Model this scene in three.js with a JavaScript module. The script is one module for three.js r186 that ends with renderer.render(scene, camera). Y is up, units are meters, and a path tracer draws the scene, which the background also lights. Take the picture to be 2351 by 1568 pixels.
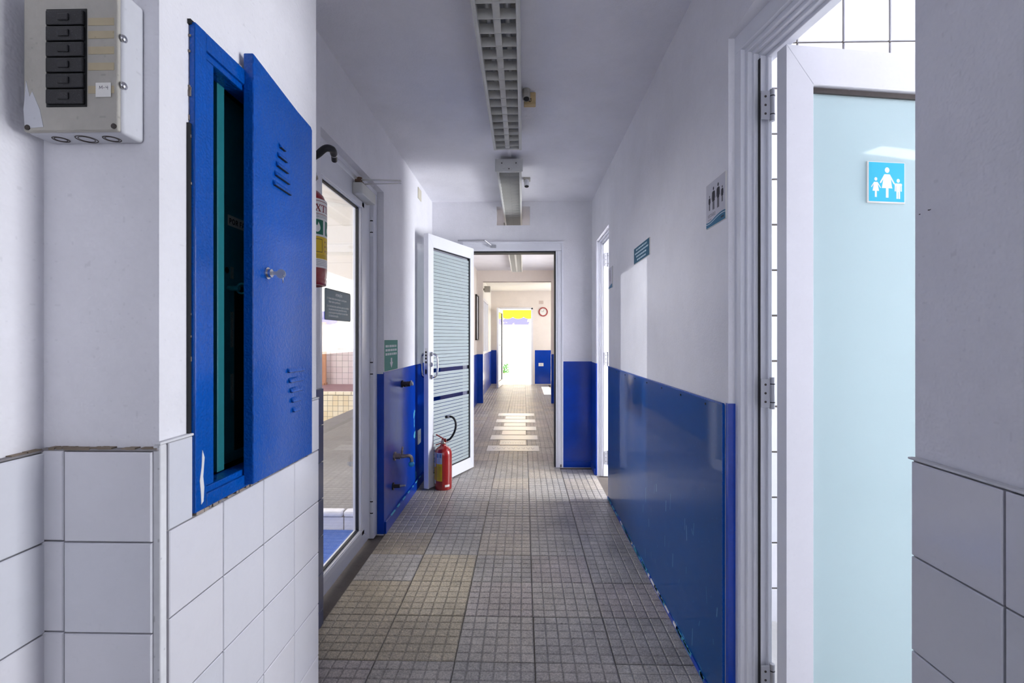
import * as THREE from 'three';
import { RoundedBoxGeometry } from 'three/addons/geometries/RoundedBoxGeometry.js';
import { mergeGeometries } from 'three/addons/utils/BufferGeometryUtils.js';
import { RectAreaLightUniformsLib } from 'three/addons/lights/RectAreaLightUniformsLib.js';

// ------------------------------------------------------------------ camera, sky, sun, large lights, exposure
const scene = new THREE.Scene();
const renderer = new THREE.WebGLRenderer({ antialias: true });
renderer.toneMapping = THREE.LinearToneMapping;
renderer.toneMappingExposure = 2.55;
renderer.shadowMap.enabled = true;
RectAreaLightUniformsLib.init();

const FOCAL = 1120, EYE = 1.21, YAW = Math.atan(26.5 / FOCAL);
const camera = new THREE.PerspectiveCamera(2 * Math.atan(784 / FOCAL) * 180 / Math.PI, 2351 / 1568, 0.05, 200);
camera.position.set(0, EYE, 0);
camera.rotation.set(0, YAW, 0);
camera.setViewOffset(2351, 1568, 0, 7, 2351, 1568);
camera.updateProjectionMatrix();
scene.add(camera);

scene.background = new THREE.Color().setRGB(1.15, 1.22, 1.36);

const sun = new THREE.DirectionalLight(new THREE.Color(1, 0.95, 0.86), 9);
sun.position.set(5.5, 10, -12.2 - 0.4); sun.target.position.set(0, 0, -12.2);
sun.castShadow = true; sun.shadow.mapSize.set(2048, 2048);
Object.assign(sun.shadow.camera, { left: -12, right: 12, top: 12, bottom: -12, near: 0.5, far: 40 });
scene.add(sun, sun.target);

// a soft light of the size of an opening or a lamp; (x, y, d) is its centre, (tx, ty, td) the point it faces
function areaLight(x, y, d, tx, ty, td, w, h, color, intensity) {
  const l = new THREE.RectAreaLight(color, intensity, w, h);
  l.position.set(x, y, -d); l.lookAt(tx, ty, -td); scene.add(l); return l;
}
const COOL = new THREE.Color(0.955, 0.975, 1.0), DAY = new THREE.Color(1.0, 0.985, 0.97), WARM = new THREE.Color(1.0, 0.93, 0.84);
areaLight(-6.85, 2.6, 3.4, 0, 1.6, 3.0, 5, 2.2, DAY, 3.3);          // glazed long side of the pool hall
areaLight(0.74, 1.55, 7.3, -5, 1.2, 7.3, 2.2, 1.1, WARM, 0.9);       // window of the middle room
areaLight(1.44, 1.55, 11.4, -5, 1.0, 11.4, 1.6, 1.1, WARM, 1.4);    // window of the end room
areaLight(2.53, 1.05, 3.75, -0.8, 1.6, 4.0, 0.5, 1.4, COOL, 19); // narrow window of the cubicle
areaLight(0.0, 1.5, -2.95, 0, 1.3, 2, 1.2, 1.5, COOL, 0.45);        // window behind the photographer
areaLight(3.5, 1.45, 1.4, 0, 1.3, 1.15, 0.9, 1.4, COOL, 9.6);        // window of the changing room

// ------------------------------------------------------------------ helpers
let seed = 20240611;
const rnd = () => { seed = (seed * 1664525 + 1013904223) >>> 0; return seed / 4294967296; };
const rr = (a, b) => a + (b - a) * rnd();
const PI = Math.PI;
// places read off the photograph: x to the right, y up, d away from the photographer
function ray(u, v) { const a = (u - 1175.5) / FOCAL, b = -(v - 777) / FOCAL, c = Math.cos(YAW), s = Math.sin(YAW); return [-s + a * c, b, c + a * s]; }
const onX = (u, v, X) => { const r = ray(u, v), t = X / r[0]; return [X, EYE + r[1] * t, r[2] * t]; };
const onD = (u, v, D) => { const r = ray(u, v), t = D / r[2]; return [r[0] * t, EYE + r[1] * t, D]; };

const used = {};
const numbered = (n) => { used[n] = (used[n] ?? -1) + 1; return used[n] ? `${n}_${String(used[n]).padStart(3, '0')}` : n; };
function metreUV(g) {
  const p = g.attributes.position, n = g.attributes.normal, uv = new Float32Array(p.count * 2);
  for (let i = 0; i < p.count; i++) {
    const ax = Math.abs(n.getX(i)), ay = Math.abs(n.getY(i)), az = Math.abs(n.getZ(i));
    if (ax >= ay && ax >= az) { uv[2 * i] = p.getZ(i); uv[2 * i + 1] = p.getY(i); }
    else if (ay >= az) { uv[2 * i] = p.getX(i); uv[2 * i + 1] = p.getZ(i); }
    else { uv[2 * i] = p.getX(i); uv[2 * i + 1] = p.getY(i); }
  }
  g.setAttribute('uv', new THREE.BufferAttribute(uv, 2)); return g;
}
function bx(x0, x1, y0, y1, d0, d1, round = 0) {
  const w = Math.abs(x1 - x0), h = Math.abs(y1 - y0), t = Math.abs(d1 - d0);
  const g = round ? new RoundedBoxGeometry(w, h, t, 2, Math.min(round, w / 2.01, h / 2.01, t / 2.01)) : new THREE.BoxGeometry(w, h, t);
  g.translate((x0 + x1) / 2, (y0 + y1) / 2, -(d0 + d1) / 2);
  return metreUV(g);
}
function merged(gs) {
  if (!Array.isArray(gs)) return gs;
  if (gs.length === 1) return gs[0];
  return mergeGeometries(gs.map((g) => {
    const q = g.index ? g.toNonIndexed() : g.clone();
    for (const k of Object.keys(q.attributes)) if (!['position', 'normal', 'uv'].includes(k)) q.deleteAttribute(k);
    if (!q.attributes.uv) metreUV(q);
    return q;
  }));
}
function mesh(name, gs, mat, parent) {
  const m = new THREE.Mesh(merged(gs), mat); m.name = name; m.castShadow = m.receiveShadow = true;
  if (parent) parent.add(m); return m;
}
function tag(o, label, category, group, kind) { Object.assign(o.userData, { label, category }); if (group) o.userData.group = group; if (kind) o.userData.kind = kind; return o; }
function thing(name, label, category, at = [0, 0, 0], turn = 0, group, kind) {
  const g = new THREE.Group(); g.name = numbered(name); g.position.set(at[0], at[1], -at[2]); g.rotation.y = turn; scene.add(g);
  return tag(g, label, category, group, kind);
}
function struct(name, gs, mat, label, category) { const m = mesh(numbered(name), gs, mat, scene); return tag(m, label, category, null, 'structure'); }
function tube(pts, r, seg = 24, rad = 10, closed = false) {
  const g = new THREE.TubeGeometry(new THREE.CatmullRomCurve3(pts.map(([x, y, d]) => new THREE.Vector3(x, y, -d)), closed), seg, r, rad, closed);
  return g;
}
function rod(a, b, r, rad = 12) {   // cylinder from a to b
  const A = new THREE.Vector3(a[0], a[1], -a[2]), B = new THREE.Vector3(b[0], b[1], -b[2]), L = A.distanceTo(B);
  const g = new THREE.CylinderGeometry(r, r, L, rad); g.translate(0, L / 2, 0);
  g.applyQuaternion(new THREE.Quaternion().setFromUnitVectors(new THREE.Vector3(0, 1, 0), B.clone().sub(A).normalize())); g.translate(A.x, A.y, A.z); return g;
}
function bar(a, b, w, h) {          // flat bar from a to b
  const A = new THREE.Vector3(a[0], a[1], -a[2]), B = new THREE.Vector3(b[0], b[1], -b[2]), L = A.distanceTo(B);
  const g = new RoundedBoxGeometry(w, h, L, 1, Math.min(w, h) * 0.2);
  const m = new THREE.Matrix4().lookAt(A, B, new THREE.Vector3(0, 1, 0)); g.applyMatrix4(m);
  g.translate((A.x + B.x) / 2, (A.y + B.y) / 2, (A.z + B.z) / 2); return g;
}
const lathe = (pts, seg = 40) => new THREE.LatheGeometry(pts.map(([r, y]) => new THREE.Vector2(r, y)), seg);

// ------------------------------------------------------------------ textures
function noiseField(n, cells, s) {   // tileable value noise
  const lat = new Float32Array(cells * cells); let q = s >>> 0;
  for (let i = 0; i < lat.length; i++) { q = (q * 1664525 + 1013904223) >>> 0; lat[i] = q / 4294967296; }
  const out = new Float32Array(n * n), k = cells / n;
  for (let y = 0; y < n; y++) {
    const fy = y * k, iy = Math.floor(fy), ty = fy - iy, sy = ty * ty * (3 - 2 * ty), y0 = (iy % cells) * cells, y1 = ((iy + 1) % cells) * cells;
    for (let x = 0; x < n; x++) {
      const fx = x * k, ix = Math.floor(fx), tx = fx - ix, sx = tx * tx * (3 - 2 * tx), x0 = ix % cells, x1 = (ix + 1) % cells;
      const a = lat[y0 + x0] + (lat[y0 + x1] - lat[y0 + x0]) * sx, b = lat[y1 + x0] + (lat[y1 + x1] - lat[y1 + x0]) * sx;
      out[y * n + x] = a + (b - a) * sy;
    }
  }
  return out;
}
function fbm(n, layers, s) {
  const out = new Float32Array(n * n); let tot = 0;
  layers.forEach(([cells, amp], i) => { const f = noiseField(n, cells, s + 977 * i); tot += amp; for (let j = 0; j < out.length; j++) out[j] += amp * f[j]; });
  for (let j = 0; j < out.length; j++) out[j] /= tot; return out;
}
function dataTex(n, fn, srgb, repeat) {
  const a = new Uint8Array(n * n * 4);
  for (let i = 0; i < n * n; i++) { const c = fn(i); a[4 * i] = c[0]; a[4 * i + 1] = c[1]; a[4 * i + 2] = c[2]; a[4 * i + 3] = 255; }
  const t = new THREE.DataTexture(a, n, n); t.wrapS = t.wrapT = THREE.RepeatWrapping; t.magFilter = THREE.LinearFilter; t.minFilter = THREE.LinearFilter;
  if (srgb) t.colorSpace = THREE.SRGBColorSpace;
  if (repeat) t.repeat.set(repeat, repeat); t.needsUpdate = true; return t;
}
const clamp8 = (v) => Math.max(0, Math.min(255, v));
const grey = (f, lo, hi) => (i) => { const v = clamp8(lo + (hi - lo) * f[i]); return [v, v, v]; };
function canvasTex(w, h, draw) {
  const c = document.createElement('canvas'); c.width = w; c.height = h; const g = c.getContext('2d'); draw(g, w, h);
  const t = new THREE.CanvasTexture(c); t.colorSpace = THREE.SRGBColorSpace; return t;
}
const fineN = fbm(512, [[128, 1], [64, 0.7], [32, 0.4]], 11);
const cloudN = fbm(512, [[4, 1], [9, 0.6], [21, 0.4], [60, 0.25]], 23);
const peelN = fbm(512, [[96, 1], [48, 0.6], [24, 0.25]], 37);
const speckN = fbm(512, [[256, 1], [128, 0.5]], 51);
const fineBump = dataTex(512, grey(fineN, 0, 255), false, 2.2);
const peelBump = dataTex(512, grey(peelN, 0, 255), false, 3.2);
const wavyBump = dataTex(512, grey(fbm(512, [[6, 1], [13, 0.5]], 91), 0, 255), false, 1.4);
function paintMap(c, amp, fleck, s, repeat) {   // paint with faint patches, grain and a few flecks
  const f = fbm(512, [[5, 1], [11, 0.6], [40, 0.35], [160, 0.3]], s), g = noiseField(512, 170, s + 5);
  return dataTex(512, (i) => { const v = (f[i] - 0.5) * amp * 2, k = g[i] > 0.955 ? fleck : 0; return c.map((q) => clamp8(q * (1 + v) + k)); }, true, 0.8);
}
const M = {};
const std = (o) => new THREE.MeshStandardMaterial(o), phy = (o) => new THREE.MeshPhysicalMaterial(o);
M.plaster = std({ map: paintMap([236, 235, 241], 0.035, -9, 3, 0.8), roughness: 0.82, bumpMap: fineBump, bumpScale: 0.0009 });
M.ceiling = std({ map: paintMap([237, 236, 243], 0.03, -4, 13, 0.8), roughness: 0.9, bumpMap: fineBump, bumpScale: 0.0009 });
M.cream = std({ map: paintMap([237, 228, 221], 0.03, -8, 5, 0.8), roughness: 0.8, bumpMap: fineBump, bumpScale: 0.0008 });
M.whiteWall = std({ map: paintMap([236, 233, 228], 0.02, -5, 6, 0.8), roughness: 0.85 });
M.blue = phy({ map: paintMap([0, 62, 176], 0.16, 12, 7, 0.8), roughness: 0.4, specularIntensity: 0.15, clearcoat: 0.7, clearcoatRoughness: 0.16, bumpMap: wavyBump, bumpScale: 0.002 });
M.blueMetal = phy({ map: paintMap([0, 80, 174], 0.1, 10, 8, 0.8), roughness: 0.4, specularIntensity: 0.15, clearcoat: 0.55, clearcoatRoughness: 0.14, bumpMap: peelBump, bumpScale: 0.0022 });
M.blueTile = phy({ color: '#10336f', roughness: 0.3, clearcoat: 0.8, clearcoatRoughness: 0.12 });
M.teal = phy({ map: paintMap([12, 112, 122], 0.14, 10, 9, 0.8), roughness: 0.5, clearcoat: 0.3, clearcoatRoughness: 0.3 });
M.black = std({ color: '#101114', roughness: 0.6 });
M.rubber = std({ color: '#1b1c20', roughness: 0.55 });
M.grout = std({ map: paintMap([148, 144, 146], 0.14, -20, 10, 0.8), roughness: 0.95 });
M.darkGrout = std({ map: paintMap([112, 104, 98], 0.2, -20, 15, 0.8), roughness: 0.95 });
M.tile = [[226, 226, 234], [222, 223, 231], [229, 228, 235]].map((c, k) => phy({ map: paintMap(c, 0.02, -3, 60 + k, 0.8), roughness: 0.35, clearcoat: 0.7, clearcoatRoughness: 0.08, bumpMap: wavyBump, bumpScale: 0.0012 }));
M.pinkTile = ['#eddfe0', '#e9d9da', '#f0e4e2'].map((c) => phy({ color: c, roughness: 0.3, clearcoat: 0.5, clearcoatRoughness: 0.1 }));
M.creamTile = ['#efe2c4', '#ead9b6', '#f2e7cf'].map((c) => phy({ color: c, roughness: 0.3, clearcoat: 0.5, clearcoatRoughness: 0.1 }));
M.door = phy({ map: paintMap([233, 234, 242], 0.02, -4, 17, 0.8), roughness: 0.38, clearcoat: 0.25, clearcoatRoughness: 0.25 });
M.frosted = phy({ color: new THREE.Color().setRGB(0.66, 0.8, 0.82), roughness: 0.72, transmission: 0.45, thickness: 0, clearcoat: 0.7, clearcoatRoughness: 0.03 });
M.film = phy({ color: new THREE.Color().setRGB(0.62, 0.7, 0.72), roughness: 0.6, transmission: 0.5, thickness: 0 });
M.glass = phy({ color: '#ffffff', roughness: 0.0, transmission: 1, thickness: 0, ior: 1.45 });
M.chrome = std({ color: '#c9c9cd', roughness: 0.22, metalness: 1 });
M.steel = std({ color: '#b9babf', roughness: 0.4, metalness: 0.9 });
M.brass = std({ color: '#a89b8e', roughness: 0.35, metalness: 0.9 });
M.rust = std({ map: paintMap([104, 82, 66], 0.35, -20, 71, 0.8), roughness: 0.8, metalness: 0.2 });
M.grime = std({ map: paintMap([140, 126, 112], 0.25, -20, 73, 0.8), roughness: 0.95 });
M.oldMetal = std({ map: paintMap([74, 68, 66], 0.3, 25, 72, 0.8), roughness: 0.5, metalness: 0.6 });
M.red = phy({ map: paintMap([152, 14, 14], 0.05, -6, 18, 0.8), roughness: 0.3, clearcoat: 0.8, clearcoatRoughness: 0.1 });
M.hose = std({ color: '#17181d', roughness: 0.42 });
M.lampWhite = std({ map: paintMap([214, 214, 210], 0.07, -24, 19, 0.8), roughness: 0.5 });
M.louvre = std({ map: paintMap([206, 205, 199], 0.08, -30, 20, 0.8), roughness: 0.6 });
M.tubeGlass = phy({ color: '#d9dad6', roughness: 0.25, clearcoat: 0.5 });
M.lit = std({ color: '#ffffff', emissive: '#ffffff', emissiveIntensity: 2.5, roughness: 0.5 });
M.boxGrey = std({ map: paintMap([184, 180, 172], 0.1, -18, 21, 0.8), roughness: 0.55, bumpMap: peelBump, bumpScale: 0.0005 });
M.boxWhite = std({ map: paintMap([208, 209, 216], 0.05, -12, 22, 0.8), roughness: 0.55 });
M.breaker = phy({ map: dataTex(512, (i) => { const v = clamp8(14 + 60 * Math.max(0, cloudN[i] - 0.52) + (speckN[i] > 0.72 ? 40 : 0)); return [v, v, v + 6]; }, true, 6), roughness: 0.45 });
M.tape = std({ map: paintMap([190, 176, 146], 0.12, -20, 24, 0.8), roughness: 0.6 });
M.paper = std({ color: '#e9e8e4', roughness: 0.85 });
M.rawEdge = std({ map: paintMap([150, 138, 130], 0.35, -30, 25, 0.8), roughness: 0.95 });
M.chip = std({ map: paintMap([222, 222, 226], 0.1, -40, 26, 0.8), roughness: 0.85 });
M.cyanChip = std({ map: paintMap([84, 176, 206], 0.18, 25, 27, 0.8), roughness: 0.75 });
M.wood = std({ map: dataTex(512, (i) => { const x = i % 512, y = (i / 512) | 0, v = cloudN[((y >> 3) * 512 + x) % 262144] * 0.5 + fineN[((y >> 4) * 512 + x) % 262144] * 0.3; return [clamp8(150 + 110 * v), clamp8(98 + 90 * v), clamp8(62 + 66 * v)]; }, true, 1), roughness: 0.6 });
M.plank = ['#eae5df', '#e6e0d8', '#eee9e3'].map((c) => std({ color: c, roughness: 0.75 }));
M.deck = std({ map: dataTex(512, (i) => { const v = 118 + 34 * (speckN[i] - 0.5) + 26 * (cloudN[i] - 0.5); return [clamp8(v + 3), clamp8(v - 1), clamp8(v - 3)]; }, true, 1.2), roughness: 0.8 });
M.maroon = std({ map: paintMap([150, 108, 112], 0.12, -10, 29, 0.8), roughness: 0.7 });
M.mat = std({ map: paintMap([58, 108, 196], 0.1, 12, 30, 0.8), roughness: 0.8 });
M.purple = std({ color: '#5a52b4', roughness: 0.8 });
M.sticker = [['#f0f0ee', 1], ['#efe6e2', 2]].map(([c]) => phy({ color: c, roughness: 0.35, clearcoat: 0.4, clearcoatRoughness: 0.25 }));
M.yellow = phy({ color: '#fbe84e', roughness: 0.9, transmission: 0.5, thickness: 0 });
M.leaf = std({ color: '#3f7a3a', roughness: 0.7 });
M.floorGrey = std({ map: paintMap([180, 179, 180], 0.08, -14, 31, 0.8), roughness: 0.7 });
M.pave = std({ map: paintMap([214, 206, 190], 0.1, -14, 32, 0.8), roughness: 0.9 });

// ------------------------------------------------------------------ floor
const floorTone = [[182, 175, 167], [174, 168, 162], [186, 177, 165], [179, 170, 165], [171, 166, 161], [186, 181, 174], [189, 177, 154]].map((c, k) => {
  const f = fbm(512, [[5, 0.8], [12, 0.6], [40, 0.5]], 300 + k), g = noiseField(512, 256, 320 + k), h = noiseField(512, 140, 340 + k);
  return dataTex(512, (i) => { const v = 1 + 0.26 * (f[i] - 0.5) + 0.3 * (g[i] - 0.5) + (h[i] > 0.93 ? 0.16 : h[i] < 0.05 ? -0.16 : 0); return c.map((q) => clamp8(q * v)); }, true, 1.1);
});
const floorMat = floorTone.map((t) => std({ map: t, roughness: 0.36, vertexColors: true, bumpMap: fineBump, bumpScale: 0.0006 }));
function floorTileGeo(v) {   // one stoneware tile: 6 x 6 raised pads over a grooved plate
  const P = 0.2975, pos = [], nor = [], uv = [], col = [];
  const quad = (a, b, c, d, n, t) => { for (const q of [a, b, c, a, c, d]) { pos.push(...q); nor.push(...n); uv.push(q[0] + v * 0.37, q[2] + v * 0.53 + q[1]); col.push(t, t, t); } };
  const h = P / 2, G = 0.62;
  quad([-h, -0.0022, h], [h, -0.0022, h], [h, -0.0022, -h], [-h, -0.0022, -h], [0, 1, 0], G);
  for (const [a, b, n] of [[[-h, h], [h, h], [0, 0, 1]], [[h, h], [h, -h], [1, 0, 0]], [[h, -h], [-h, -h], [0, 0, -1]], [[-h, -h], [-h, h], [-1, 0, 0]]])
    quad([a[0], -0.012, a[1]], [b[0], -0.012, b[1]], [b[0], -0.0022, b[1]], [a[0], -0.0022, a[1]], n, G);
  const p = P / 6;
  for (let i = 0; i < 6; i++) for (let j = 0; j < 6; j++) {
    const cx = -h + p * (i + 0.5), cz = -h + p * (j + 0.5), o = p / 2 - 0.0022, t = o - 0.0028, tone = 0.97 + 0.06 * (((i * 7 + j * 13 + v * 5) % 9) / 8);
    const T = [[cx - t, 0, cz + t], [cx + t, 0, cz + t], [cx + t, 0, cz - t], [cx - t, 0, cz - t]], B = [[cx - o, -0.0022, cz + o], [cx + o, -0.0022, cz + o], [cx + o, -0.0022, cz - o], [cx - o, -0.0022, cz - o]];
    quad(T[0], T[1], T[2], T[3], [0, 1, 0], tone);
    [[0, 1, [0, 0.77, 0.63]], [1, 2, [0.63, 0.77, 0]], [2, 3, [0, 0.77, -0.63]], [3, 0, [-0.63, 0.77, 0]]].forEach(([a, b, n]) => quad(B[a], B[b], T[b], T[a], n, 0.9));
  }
  const g = new THREE.BufferGeometry();
  g.setAttribute('position', new THREE.Float32BufferAttribute(pos, 3)); g.setAttribute('normal', new THREE.Float32BufferAttribute(nor, 3));
  g.setAttribute('uv', new THREE.Float32BufferAttribute(uv, 2)); g.setAttribute('color', new THREE.Float32BufferAttribute(col, 3)); return g;
}
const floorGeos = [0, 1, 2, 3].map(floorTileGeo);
const floor = struct('floor', [bx(-1.05, 1.62, -0.2, -0.009, -3.1, 12.86)], M.darkGrout, 'floor of grey stoneware tiles with small raised squares running down the corridor', 'floor');
for (let r = 0; r < 40; r++) {
  const d = 1.224 + 0.3 * r + 0.15; if (d > 12.8) break;
  for (let c = 0; c < 5; c++) {
    const x = -0.858 + 0.3 * c + 0.15;
    if (x < -0.55 && d < 1.45) continue;
    if (d > 4.5 && d < 4.8 && (x < -0.62 || x > 0.4)) continue;
    let k = Math.floor(rnd() * 6); if (c < 2 && d > 1.9 && d < 3.0 && rnd() < 0.6) k = 6;
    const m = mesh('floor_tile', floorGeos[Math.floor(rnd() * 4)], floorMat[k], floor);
    m.position.set(x + rr(-0.0006, 0.0006), rr(-0.0006, 0.0006), -d); m.rotation.set(rr(-0.0022, 0.0022), Math.floor(rnd() * 4) * PI / 2, rr(-0.0022, 0.0022));
  }
}

// ------------------------------------------------------------------ wall tiles
function tileGeo(w, h, t, b) {   // glazed tile, face towards +z, back at z = 0
  const pos = [], nor = [], uv = [], x = w / 2, y = h / 2;
  const quad = (a, q, c, e, n) => { for (const p of [a, q, c, a, c, e]) { pos.push(...p); nor.push(...n); uv.push(p[0], p[1] + p[2]); } };
  const F = [[-x + b, -y + b, t], [x - b, -y + b, t], [x - b, y - b, t], [-x + b, y - b, t]], S = [[-x, -y, t - b], [x, -y, t - b], [x, y, t - b], [-x, y, t - b]], B = [[-x, -y, 0], [x, -y, 0], [x, y, 0], [-x, y, 0]];
  quad(...F, [0, 0, 1]);
  const N = [[0, -1, 0], [1, 0, 0], [0, 1, 0], [-1, 0, 0]];
  for (let i = 0; i < 4; i++) { const j = (i + 1) % 4, n = N[i]; quad(S[i], S[j], F[j], F[i], [n[0] * 0.7, n[1] * 0.7, 0.7]); quad(B[i], B[j], S[j], S[i], n); }
  const g = new THREE.BufferGeometry();
  g.setAttribute('position', new THREE.Float32BufferAttribute(pos, 3)); g.setAttribute('normal', new THREE.Float32BufferAttribute(nor, 3)); g.setAttribute('uv', new THREE.Float32BufferAttribute(uv, 2)); return g;
}
const tgCache = {};
function wallTile(parent, name, x, y, d, turn, w, h, mats, t = 0.009, b = 0.0016) {
  const key = [w.toFixed(4), h.toFixed(4), t, b].join(); tgCache[key] ??= tileGeo(w, h, t, b);
  const m = mesh(name, tgCache[key], mats[Math.floor(rnd() * mats.length)], parent);
  m.position.set(x, y, -d); m.rotation.set(0, turn + rr(-0.0025, 0.0025), rr(-0.0012, 0.0012)); return m;
}

// ------------------------------------------------------------------ shell of the hall and corridor
const CEIL = 2.5, XL = -0.865, XR = 0.642;
struct('ceiling', [bx(-1.05, 0.78, CEIL, CEIL + 0.12, -3.1, 4.72)], M.ceiling, 'smooth pale lilac grey ceiling above the corridor', 'ceiling');
// near left wall and its tiles
const wallNear = struct('wall_left', [bx(-0.95, -0.805, -0.01, CEIL, -3.1, 0.8)], M.plaster, 'plastered near wall with white tiles below, beside the meter box corner', 'wall');
mesh('grout_bed', [bx(-0.8055, -0.8, 0, 1.022, -0.3, 0.8)], M.grout, wallNear);
mesh('tile_ledge', [bx(-0.8055, -0.793, 1.022, 1.0255, -0.3, 0.794, 0.0015)], M.grout, wallNear);
for (let r = 0; r < 7; r++) for (let c = 0; c < 5; c++) wallTile(wallNear, 'wall_tile', -0.8, 1.022 - 0.15 * (r + 0.5), 0.79 - 0.15 * (c + 0.5), PI / 2, 0.1475, 0.1475, M.tile);
// pillar with the recessed cabinet
const PX = -0.608, PY0 = 0.905, PY1 = 1.772, PD0 = 0.888, PD1 = 1.345;
const pillar = struct('wall_pillar', [bx(-1.0, PX, -0.01, PY0, 0.8, 1.416), bx(-1.0, PX, PY1, CEIL, 0.8, 1.416), bx(-1.0, PX, PY0, PY1, 0.8, PD0), bx(-1.0, PX, PY0, PY1, PD1, 1.416), bx(-1.0, -0.76, PY0, PY1, PD0, PD1)], M.plaster,
  'plastered white pillar with a tiled foot that holds the open blue cabinet', 'wall');
mesh('grout_bed', [bx(-0.8, PX + 0.002, 0, 1.024, 0.7955, 0.8005), bx(PX - 0.0005, PX + 0.0025, 0, 0.891, 0.8, 1.416), bx(PX - 0.0005, PX + 0.0025, 0.891, 1.034, 0.8, 0.872), bx(PX - 0.0005, PX + 0.0025, 0.891, 1.034, 1.362, 1.416)], M.grout, pillar);
mesh('tile_ledge', [bx(-0.8, PX + 0.006, 1.024, 1.0275, 0.788, 0.8005, 0.0015)], M.grout, pillar);
mesh('tile_ledge', [bx(PX - 0.0005, PX + 0.01, 1.034, 1.0385, 0.79, 0.872, 0.0015), bx(PX - 0.0005, PX + 0.01, 1.034, 1.0385, 1.362, 1.416, 0.0015)], M.chip, pillar);
mesh('corner_bead', [bx(PX - 0.004, PX + 0.0095, 0, 1.034, 0.7905, 0.806, 0.003)], M.chip, pillar);
for (let r = 0; r < 7; r++) {
  const y = 1.024 - 0.15 * (r + 0.5);
  wallTile(pillar, 'wall_tile', -0.7785, y + 0.0015, 0.7955, 0, 0.038, 0.1475, M.tile);
  wallTile(pillar, 'wall_tile', -0.6845, y, 0.7955, 0, 0.1465, 0.1475, M.tile);
  const y2 = 1.034 - 0.15 * (r + 0.5);
  for (let c = 0; c < 4; c++) {
    const d0 = 0.812 + 0.151 * c;
    if (r === 0) {
      if (c === 0) wallTile(pillar, 'wall_tile', PX + 0.0022, y2, 0.8415, PI / 2, 0.059, 0.1475, M.tile, 0.006);
      if (c === 3) wallTile(pillar, 'wall_tile', PX + 0.0022, y2, 1.39, PI / 2, 0.053, 0.1475, M.tile, 0.006);
    } else wallTile(pillar, 'wall_tile', PX + 0.0022, y2, d0 + 0.0755, PI / 2, 0.1485, 0.1475, M.tile, 0.006);
  }
}
{ const g1 = [], g2 = [];   // brown grime caught along the top edge of the tiles
  for (let k = 0; k < 26; k++) { const d = rr(0.25, 0.79), l = rr(0.006, 0.035); g1.push(bx(-0.805, -0.7925 - rr(0, 0.004), 1.0235, 1.0262 + rr(0, 0.002), d - l, d)); }
  for (let k = 0; k < 22; k++) { const x = rr(-0.8, -0.62), l = rr(0.004, 0.03); g2.push(bx(x, Math.min(x + l, -0.604), 1.0255, 1.0282 + rr(0, 0.0018), 0.7872 + rr(0, 0.004), 0.8)); }
  for (const [o, g] of [[wallNear, g1], [pillar, g2]]) { const m = mesh('grime', g, M.grime, o); m.userData.kind = 'stuff'; } }
// left wall: strip before the pool door, head over the recess, corridor stretch
const wallLeft = struct('wall_left', [bx(-1.0, XL, -0.01, CEIL, 1.416, 2.06), bx(-1.0, XL, 2.114, CEIL, 2.06, 3.0), bx(-1.0, XL, -0.01, CEIL, 3.0, 4.72)], M.plaster, 'long left corridor wall, white above and glossy blue below, with three taps', 'wall');
mesh('grout_bed', [bx(XL - 0.001, XL + 0.006, 0, 1.0, 1.416, 2.056)], M.chip, wallLeft);
for (let r = 0; r < 7; r++) for (let c = 0; c < 4; c++) wallTile(wallLeft, 'blue_wall_tile', XL + 0.006, 1.0 - 0.1555 * (r + 0.5), 2.056 - 0.1555 * (c + 0.5), PI / 2, 0.1525, 0.1525, [M.blueTile]);
mesh('dado', [bx(XL - 0.002, XL + 0.0022, 0, 1.0, 2.9985, 4.6), bx(-0.985, XL + 0.0022, 0, 0.99, 2.997, 3.001)], M.blue, wallLeft);
const bbL = struct('baseboard_left', [bx(XL + 0.002, XL + 0.016, 0, 0.075, 3.0, 4.6, 0.003)], M.blue, 'blue painted skirting at the foot of the left corridor wall', 'skirting');
for (let k = 0; k < 9; k++) { const d = 3.05 + 0.15 * k + rr(0, 0.08), l = rr(0.03, 0.1); mesh('paint_chip', [bx(XL + 0.010, XL + 0.0168, 0.068, 0.0758, d, d + l)], M.cyanChip, bbL); }
function chipBlob(parent, mat, X, y, d, w, h, s, face) {   // flaked patch of paint with a ragged outline; face: the way it looks
  const sh = new THREE.Shape(), n = 15; let q = s;
  for (let i = 0; i < n; i++) { q = (q * 16807) % 2147483647; const k = 0.35 + 0.65 * (q / 2147483647), a = i / n * 2 * PI, x = Math.cos(a) * w / 2 * k, yy = Math.sin(a) * h / 2 * k; i ? sh.lineTo(x, yy) : sh.moveTo(x, yy); }
  const g = new THREE.ExtrudeGeometry(sh, { depth: 0.0006, bevelEnabled: false }); g.rotateY(face); g.translate(X, y, -d); return mesh('paint_chip', g, mat, parent);
}
{ const f = PI / 2, X = XL + 0.002;
  for (const [u, v, w, h, s] of [[951, 950, 0.09, 0.09, 5], [951, 972, 0.03, 0.1, 17], [952, 1000, 0.09, 0.11, 29], [955, 1090, 0.06, 0.09, 31], [950, 1125, 0.08, 0.05, 37]]) { const p = onX(u, v, X); chipBlob(wallLeft, M.cyanChip, X, p[1], p[2], w, h, s, f); }
  chipBlob(wallLeft, M.cyanChip, -0.925, 0.3, 2.9968, 0.03, 0.12, 77, 0); chipBlob(wallLeft, M.cyanChip, -0.925, 0.44, 2.9968, 0.018, 0.16, 83, 0); }
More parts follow.
